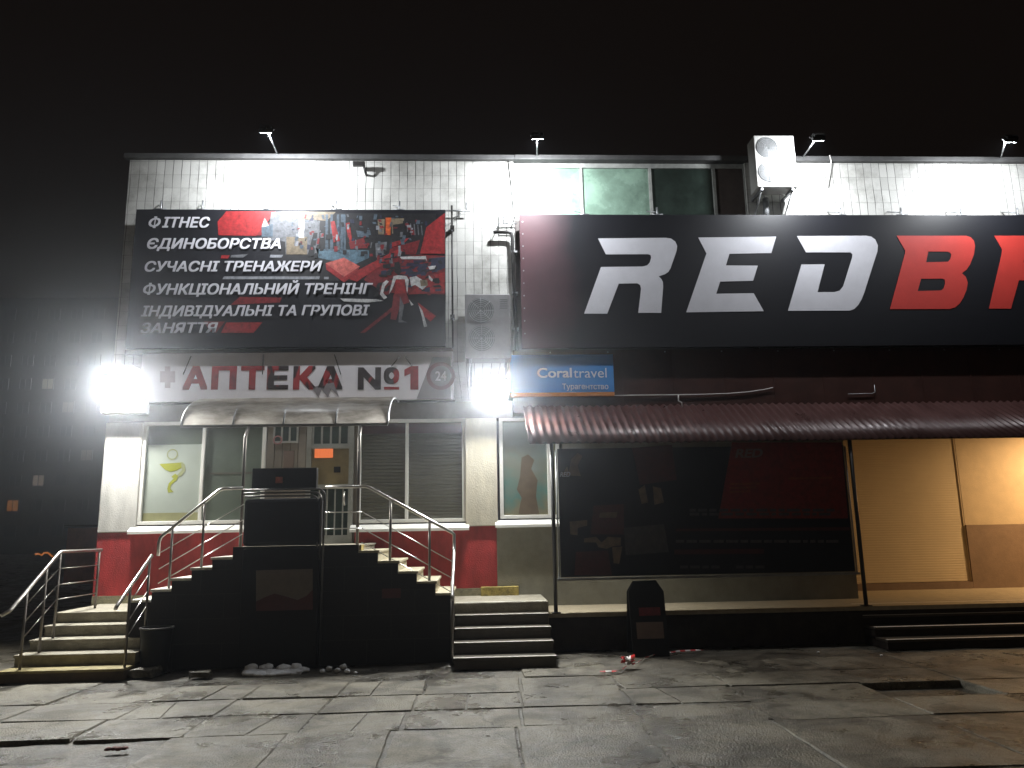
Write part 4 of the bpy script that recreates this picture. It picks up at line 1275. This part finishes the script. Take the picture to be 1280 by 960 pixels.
MB().tube([(-1.82, 11.94, 7.60), (-1.80, 12.0, 7.52), (-1.80, 12.09, 7.52)], 0.02, 8).build('bracket', M['blackmetal'], cam_)
c1 = MB().tube([(0.575, 12.075, 7.88), (0.60, 12.075, 7.6), (0.625, 12.075, 7.35), (0.655, 12.075, 6.92)], 0.007, 6)
single(c1, 'wall_cable', M['blackmetal'], 'thin dark cable hanging down the white tiles from the roof edge', 'cable', (0.655, 12.075, 6.92))
c2 = MB().tube([tuple(at(x, y, 11.97)) for x, y in ((767, 494.5), (800, 494), (850, 493.5), (880, 493), (910, 492), (935, 490), (955, 487), (966, 484.5))], 0.008, 8)
single(c2, 'loose_cable', M['cable'], 'loose white cable sagging along the brown fascia right of the blue sign', 'cable', tuple(at(850, 494, 11.97)))
c3 = MB().tube([tuple(at(x, y, 11.9)) for x, y in ((848, 494), (848, 501), (852, 503), (853, 509))], 0.010, 6)
single(c3, 'cable_end', M['cable'], 'short white cable end hanging onto the maroon awning', 'cable', tuple(at(850, 509, 11.9)))
c4 = MB().tube([tuple(at(x, y, 11.97)) for x, y in ((1060, 492.5), (1090, 492), (1094, 490), (1093, 481))], 0.007, 6)
single(c4, 'loose_cable', M['galv'], 'short grey wire bent upwards on the brown fascia above the awning', 'cable', tuple(at(1090, 492, 11.97)))
c5 = MB().tube([tuple(at(x, y, 11.95)) for x, y in ((1037, 194), (1039, 202), (1037, 212), (1034, 228))], 0.011, 6)
single(c5, 'roof_cable', M['cable'], 'white cable looped over the roof edge right of the roof air conditioner', 'cable', tuple(at(1034, 228, 11.95)))

# ------------------------------------------------------------------ 14. things standing on the ground
lb = thing('litter_bin', 'round black litter bin beside the short sloping rail', 'litter bin', (-3.92, 10.0, 0))
def lathe(prof, cx, cy, seg=28):
    m_ = MB()
    m_.grid([[(cx + r * math.cos(2 * math.pi * k / seg), cy + r * math.sin(2 * math.pi * k / seg), z) for k in range(seg + 1)] for r, z in prof])
    return m_
lathe([(0.0, 0.01), (0.15, 0.01), (0.155, 0.03), (0.185, 0.50), (0.19, 0.52), (0.18, 0.525), (0.175, 0.50), (0.14, 0.06), (0.0, 0.05)], -3.92, 9.98).build('body', M['binblack'], lb)
mb = MB().tube([(-3.92 + 0.19 * math.cos(a), 9.98 + 0.19 * math.sin(a), 0.53) for a in [2 * math.pi * k / 24 for k in range(25)]], 0.012, 6)
mb.build('rim', M['blackmetal2'], lb)
MB().box(-4.02, -3.84, 9.90, 10.05, 0.42, 0.50, 0.03).build('rubbish', M['snow'], lb)

sg = thing('pavement_sign', 'black pavement sign with cut top corners standing before the dark terrace front', 'pavement sign', (2.2, 10.35, 0))
def board(ylo, yhi):
    o2 = [(1.98, 0.0), (1.98, 0.80), (2.06, 0.93), (2.36, 0.94), (2.45, 0.80), (2.45, 0.0)]
    m_ = MB().prism(o2, 0, 0.025)
    for v in m_.b.verts:
        v.co.y = v.co.y + ylo + (yhi - ylo) * v.co.z / 0.94
    return m_
board(10.22, 10.40).build('front_board', M['binblack'], sg)
board(10.62, 10.44).build('rear_board', M['binblack'], sg)
m_ = MB().box(2.05, 2.40, -0.003, 0.0, 0.22, 0.42)
for v in m_.b.verts:
    v.co.y = v.co.y + 10.219 + 0.18 * v.co.z / 0.94
m_.build('poster', M['boardpale'], sg)
m_ = MB().box(2.10, 2.38, -0.003, 0.0, 0.50, 0.60)
for v in m_.b.verts:
    v.co.y = v.co.y + 10.219 + 0.18 * v.co.z / 0.94
m_.build('poster', INK['darkred'], sg)

def lump(cx, cy, cz, r, seed, sq=0.6):
    m_ = bmesh.ops.create_icosphere(LM.b, subdivisions=2, radius=r)
    for v in m_['verts']:
        n_ = 1 + 0.35 * noise.noise(v.co / r * 1.3 + Vector((seed, seed * 2, 0)))
        v.co = Vector((cx + v.co.x * n_, cy + v.co.y * n_, cz + v.co.z * n_ * sq))
        for f in v.link_faces:
            f.smooth = True
LM = MB()
random.seed(11)
for k in range(22):
    u = random.random()
    lump(-2.75 + u * 0.62, 9.74 + random.uniform(-0.09, 0.10), 0.015, random.uniform(0.05, 0.11), k, 0.35)
for k in range(5):
    lump(-2.62 + k * 0.10, 9.74 + 0.03 * math.sin(k * 2), 0.01, 0.14, k + 120, 0.22)
for k in range(7):
    lump(-2.78 + random.random() * 0.3, 9.9 + random.uniform(-0.05, 0.04), 0.05, random.uniform(0.04, 0.07), k + 40, 0.7)
lump(-2.2, 9.86, 0.05, 0.07, 91, 0.7)
lump(-2.35, 9.87, 0.04, 0.09, 92, 0.5)
single(LM, 'snow_heap', M['snow'], 'flat heap of dirty white snow below the black advertising stand', 'snow', (-2.5, 9.8, 0))
for k, (px, py, s) in enumerate(((403, 841, 0.045), (411, 838, 0.055), (422, 840, 0.05), (429, 836, 0.06), (434, 841, 0.05), (444, 842, 0.025))):
    d = ray(px, py)
    g_ = EYE + d * (-EYE.z / d.z)
    LM = MB()
    lump(g_.x, g_.y, s * 0.4, s * 0.75, k + 60, 0.75)
    single(LM, 'snow_lump', M['snow'], 'small white snow lump on the pavement just right of the flat snow heap', 'snow', (g_.x, g_.y, 0), 'snow lumps beside the heap')

# barrier tape: a ribbon with a knot
mb = MB()
def ribbon(pts, w, seed):
    rows = []
    for i, p in enumerate(pts):
        a = 0.8 * math.sin(i * 1.1 + seed)
        rows.append([(p[0], p[1] - w / 2 * math.cos(a), p[2] - w / 2 * math.sin(a) + w / 2), (p[0], p[1] + w / 2 * math.cos(a), p[2] + w / 2 * math.sin(a) + w / 2)])
    mb.grid(rows)
def gp(px, py, z=0.01):
    d = ray(px, py)
    return tuple(EYE + d * ((z - EYE.z) / d.z))
ribbon([gp(750, 841), gp(757, 841), gp(765, 841), gp(772, 840), gp(778, 838), gp(783, 834, 0.03)], 0.028, 0)
ribbon([gp(790, 832, 0.04), gp(797, 829), gp(805, 824), gp(818, 820), gp(830, 818), gp(850, 815), gp(870, 814), gp(880, 814)], 0.028, 2)
kx, ky, _ = gp(785, 834)
for k in range(5):
    a = k * 1.3
    ribbon([(kx + 0.10 * math.cos(a + j * 0.5) * (j % 3) / 2, ky + 0.06 * math.sin(a + j * 0.7), 0.02 + 0.015 * j) for j in range(6)], 0.06, k)
o = single(mb, 'barrier_tape', M['tape'], 'crumpled red and white barrier tape lying before the terrace', 'barrier tape', (kx, ky, 0))
so = o.modifiers.new('thickness', 'SOLIDIFY')
so.thickness = 0.002

# broken concrete lumps and litter
def chunk(px, py, sx, sy, h, seed, label):
    x, y, _ = gp(px, py, 0)
    m_ = MB()
    m_.box(-sx / 2, sx / 2, -sy / 2, sy / 2, 0, h)
    bmesh.ops.subdivide_edges(m_.b, edges=m_.b.edges[:], cuts=3, use_grid_fill=True)
    for v in m_.b.verts:
        v.co += Vector((noise.noise(v.co * 9 + Vector((seed, 0, 0))), noise.noise(v.co * 9 + Vector((0, seed, 0))), 0.5 * noise.noise(v.co * 9 + Vector((0, 0, seed))))) * 0.06
        v.co += Vector((x, y, 0.01))
    single(m_, 'broken_slab', M['slab'], label, 'broken slab', (x, y, 0.01))
chunk(181, 846, 0.26, 0.22, 0.09, 1, 'tilted broken slab piece at the foot of the short sloping rail')
chunk(252, 848, 0.20, 0.16, 0.06, 2, 'small broken slab piece left of the flat snow heap')
LM = MB()
x, y, _ = gp(145, 938, 0)
for k in range(4):
    lump(x - 0.06 + k * 0.04, y + 0.01 * (k % 2), 0.012, 0.028, k + 80, 0.5)
single(LM, 'scrap_of_cloth', M['rust'], 'dark red crumpled scrap lying on the asphalt at the lower left', 'litter', (x, y, 0))
for k, (px, py, lab) in enumerate(((1102, 820, 'tiny white litter scrap left of the wide low dark steps'), (1023, 816, 'tiny white litter scrap before the middle of the dark terrace front'))):
    x, y, _ = gp(px, py, 0)
    LM = MB()
    lump(x, y, 0.01, 0.02, k + 20, 0.5)
    single(LM, 'litter_scrap', M['snow'], lab, 'litter', (x, y, 0))

# ------------------------------------------------------------------ 15. far buildings on the left
ap = thing('apartment_block', 'dark apartment block with a few dimly lit windows far beyond the railing', 'building', (-62, 100, 0))
MB().box(-82, -44.5, 100, 114, 0, 33).build('wall', M['farwall'], ap)
lit = {(3, 6): 'litwin', (4, 5): 'litwin2', (3, 2): 'litwin', (2, 1): 'litorange', (5, 3): 'litwin2', (0, 4): 'litwin2'}
for i in range(7):
    for j in range(10):
        x = -64.4 + i * 2.83
        z = 2.1 + j * 3.1
        f = MB()
        f.box(x, x + 1.5, 99.93, 99.99, z, z + 0.1).box(x, x + 1.5, 99.93, 99.99, z + 1.4, z + 1.5).box(x + 0.7, x + 0.8, 99.93, 99.99, z + 0.1, z + 1.4).box(x, x + 0.1, 99.93, 99.99, z + 0.1, z + 1.4).box(x + 1.4, x + 1.5, 99.93, 99.99, z + 0.1, z + 1.4)
        w = f.build('window', M['farwall'], ap)
        MB().box(x + 0.05, x + 1.45, 99.95, 99.97, z + 0.05, z + 1.45).build('pane', M[lit.get((i, j), 'fardark')], w)
gr = thing('brick_shed', 'low orange brick shed in the dark behind the steel railing', 'shed', (-14.4, 30, 0))
MB().box(-15.3, -13.2, 30, 33, 0, 2.05).build('wall', M['brick'], gr)
MB().box(-15.4, -13.1, 29.9, 33.1, 2.052, 2.15).build('roof', M['blackmetal'], gr)
tb = MB().tube([tuple(at(x, y, 29)) for x, y in ((44, 693), (48, 692), (52, 694), (55, 691), (60, 691), (66, 696))], 0.035, 6)
single(tb, 'glowing_tube', M['orangetube'], 'small bent orange light glowing far behind the steel railing', 'lamp', tuple(at(50, 693, 29)))

# ------------------------------------------------------------------ 16. ground
HOLES = [(4.02, 5.05, 7.75, 8.28), (4.6, 7.4, 7.05, 7.38)]
def axis(lo, hi, step, far):
    a = []
    x = lo
    while x < hi + 1e-6:
        a.append(x)
        x += step
    out_, s = [], 0.3
    x = hi
    while x < far:
        x += s
        s *= 1.5
        out_.append(min(x, far))
    left, s = [], 0.3
    x = lo
    while x > -far:
        x -= s
        s *= 1.5
        left.append(max(x, -far))
    return left[::-1] + a + out_
gx = axis(-8, 10, 0.07, 260)
gy = axis(2.5, 11.2, 0.07, 260)
YSL = 6.92
def gh(x, y):
    rough_ = 1.0 if (x < -2.4 and y < 6.95) or y > 9.8 or y < 4 else 0.35
    n1 = noise.noise((x * 0.55, y * 0.55, 0)) * 0.012 + noise.noise((x * 1.7, y * 1.7, 4)) * 0.012 + noise.noise((x * 6, y * 6, 9)) * 0.008
    h = -0.011 + n1 * rough_ + (-0.02 if rough_ == 1.0 and y < 7 else 0)
    for a, b2, c_, d_ in HOLES:
        if a - 0.1 < x < b2 + 0.1 and c_ - 0.1 < y < d_ + 0.1:
            h -= 0.07
    return h
mb = MB()
mb.grid([[(x, y, gh(x, y) if (-8.5 < x < 10.5 and 2 < y < 11.6) else -0.06) for x in gx] for y in gy])
tag(mb.build('ground', M['asphalt']), None, None, None, 'structure')
# loose old paving slabs (one sheet of slabs, joints open)
random.seed(5)
mb = MB()
rows = [(3.9, 5.40), (5.40, 6.86), (6.86, 7.56), (7.56, 8.29), (8.29, 9.06), (9.06, 9.95)]
cols = [-8.6, -7.2, -6.1, -5.2, -4.28, -3.25, -2.36, -1.42, -0.56, 0.46, 1.5, 2.62, 4.0, 5.08, 6.6, 8.0, 9.4]
for ri, (ya, yb) in enumerate(rows):
    for xa, xb in zip(cols, cols[1:]):
        w = xb - xa
        # columns drift slightly to the left towards the viewer
        xa, xb = xa - (8.5 - ya) * 0.05, xb - (8.5 - ya) * 0.05
        skip = any(xa < h[1] - 0.1 and xb > h[0] + 0.1 and ya < h[3] - 0.05 and yb > h[2] + 0.05 for h in HOLES[:1])
        if skip: continue
        if ri < 2 and xb < -2.0: continue
        if ri == 2 and xa > 4.0: continue
        if ri == 5 and (random.random() < 0.35 or (xa < -0.4 and xb > -1.6)): continue
        g = 0.012
        j = lambda: random.uniform(-0.018, 0.018)
        base = random.uniform(-0.006, 0.004) - (0.004 if xa > 2 else 0.0)
        tx, ty = random.uniform(-0.006, 0.006), random.uniform(-0.010, 0.010)
        cx, cy = (xa + xb) / 2, (ya + yb) / 2
        corners = [(xa + g + j(), ya + g + j()), (xb - g + j(), ya + g + j()), (xb - g + j(), yb - g + j()), (xa + g + j(), yb - g + j())]
        polys = [corners]
        if random.random() < 0.22 and ri > 1:      # cracked across
            f1_ = random.uniform(0.35, 0.65)
            f2_ = f1_ + random.uniform(-0.15, 0.15)
            lerp = lambda a, b2, t: (a[0] + (b2[0] - a[0]) * t, a[1] + (b2[1] - a[1]) * t)
            p1, p2 = lerp(corners[0], corners[1], f1_), lerp(corners[3], corners[2], f2_)
            d_ = 0.012
            polys = [[corners[0], (p1[0] - d_, p1[1]), (p2[0] - d_, p2[1]), corners[3]], [(p1[0] + d_, p1[1]), corners[1], corners[2], (p2[0] + d_, p2[1])]]
        for P in polys:
            dz = random.uniform(-0.003, 0.003)
            # worn outline
            ring = []
            for a, b2 in zip(P, P[1:] + P[:1]):
                nseg = max(2, int(math.dist(a, b2) / 0.12))
                for k in range(nseg):
                    t = k / nseg
                    qx, qy = a[0] + (b2[0] - a[0]) * t, a[1] + (b2[1] - a[1]) * t
                    n_ = 0.010 * noise.noise((qx * 4.5, qy * 4.5, ri)) + 0.006 * noise.noise((qx * 16, qy * 16, ri))
                    ring.append((qx + n_, qy + n_ * 0.8))
            zf = lambda p, o_=0.0: base + dz + tx * (p[0] - cx) + ty * (p[1] - cy) + o_
            topv = [mb.b.verts.new((cx + (p[0] - cx) * 0.985, cy + (p[1] - cy) * 0.985, zf(p))) for p in ring]
            rim = [mb.b.verts.new((p[0], p[1], zf(p, -0.012))) for p in ring]
            low = [mb.b.verts.new((p[0], p[1], -0.14)) for p in ring]
            mb.b.faces.new(topv)
            for A, B in ((topv, rim), (rim, low)):
                for k in range(len(A)):
                    mb.b.faces.new((A[k], A[(k + 1) % len(A)], B[(k + 1) % len(A)], B[k]))
tag(mb.build('pavement', M['slab']), None, None, None, 'structure')

# ------------------------------------------------------------------ 17. haze, world, faint city glow
HAZE = 0.0028
if HAZE:
    hz_ = MB().box(-90, 40, -6, 125, -1.2, 36).build('haze', None)
    m = bpy.data.materials.new('night_mist')
    m.use_nodes = True
    nt = m.node_tree
    nt.nodes.clear()
    out_ = N(nt, 'ShaderNodeOutputMaterial')
    pv = N(nt, 'ShaderNodeVolumePrincipled')
    pv.inputs['Color'].default_value = (0.85, 0.9, 1.0, 1)
    pv.inputs['Density'].default_value = HAZE
    pv.inputs['Anisotropy'].default_value = 0.93
    nt.links.new(pv.outputs[0], out_.inputs['Volume'])
    hz_.data.materials.append(m)
    tag(hz_, None, None, None, 'stuff')
w = bpy.data.worlds.new('World')
SC.world = w
w.use_nodes = True
bg = w.node_tree.nodes['Background']
bg.inputs['Color'].default_value = (1.0, 0.70, 0.58, 1)
bg.inputs['Strength'].default_value = 0.0042
sl = bpy.data.lights.new('city_glow', 'SUN')
sl.energy = 0.055
sl.angle = rad(70)
sl.color = (1.0, 0.80, 0.58)
so = bpy.data.objects.new('city_glow', sl)
COL.objects.link(so)
so.rotation_euler = Vector((0.25, 1.0, -0.62)).to_track_quat('-Z', 'Y').to_euler()

# ------------------------------------------------------------------ camera and render settings
cd = bpy.data.cameras.new('camera')
cd.sensor_width = 36
cd.lens = F / 1280 * 36
cd.clip_end = 600
co = bpy.data.objects.new('camera', cd)
COL.objects.link(co)
co.matrix_world = Matrix(((RT.x, UP.x, -FW.x, EYE.x), (RT.y, UP.y, -FW.y, EYE.y), (RT.z, UP.z, -FW.z, EYE.z), (0, 0, 0, 1)))
SC.camera = co
SC.render.engine = 'CYCLES'
SC.view_settings.view_transform = 'Standard'
SC.view_settings.look = 'None'
SC.view_settings.exposure = 0
SC.view_settings.gamma = 1
SC.cycles.use_denoising = True
SC.cycles.max_bounces = 6
SC.cycles.volume_bounces = 0
SC.cycles.sample_clamp_indirect = 4
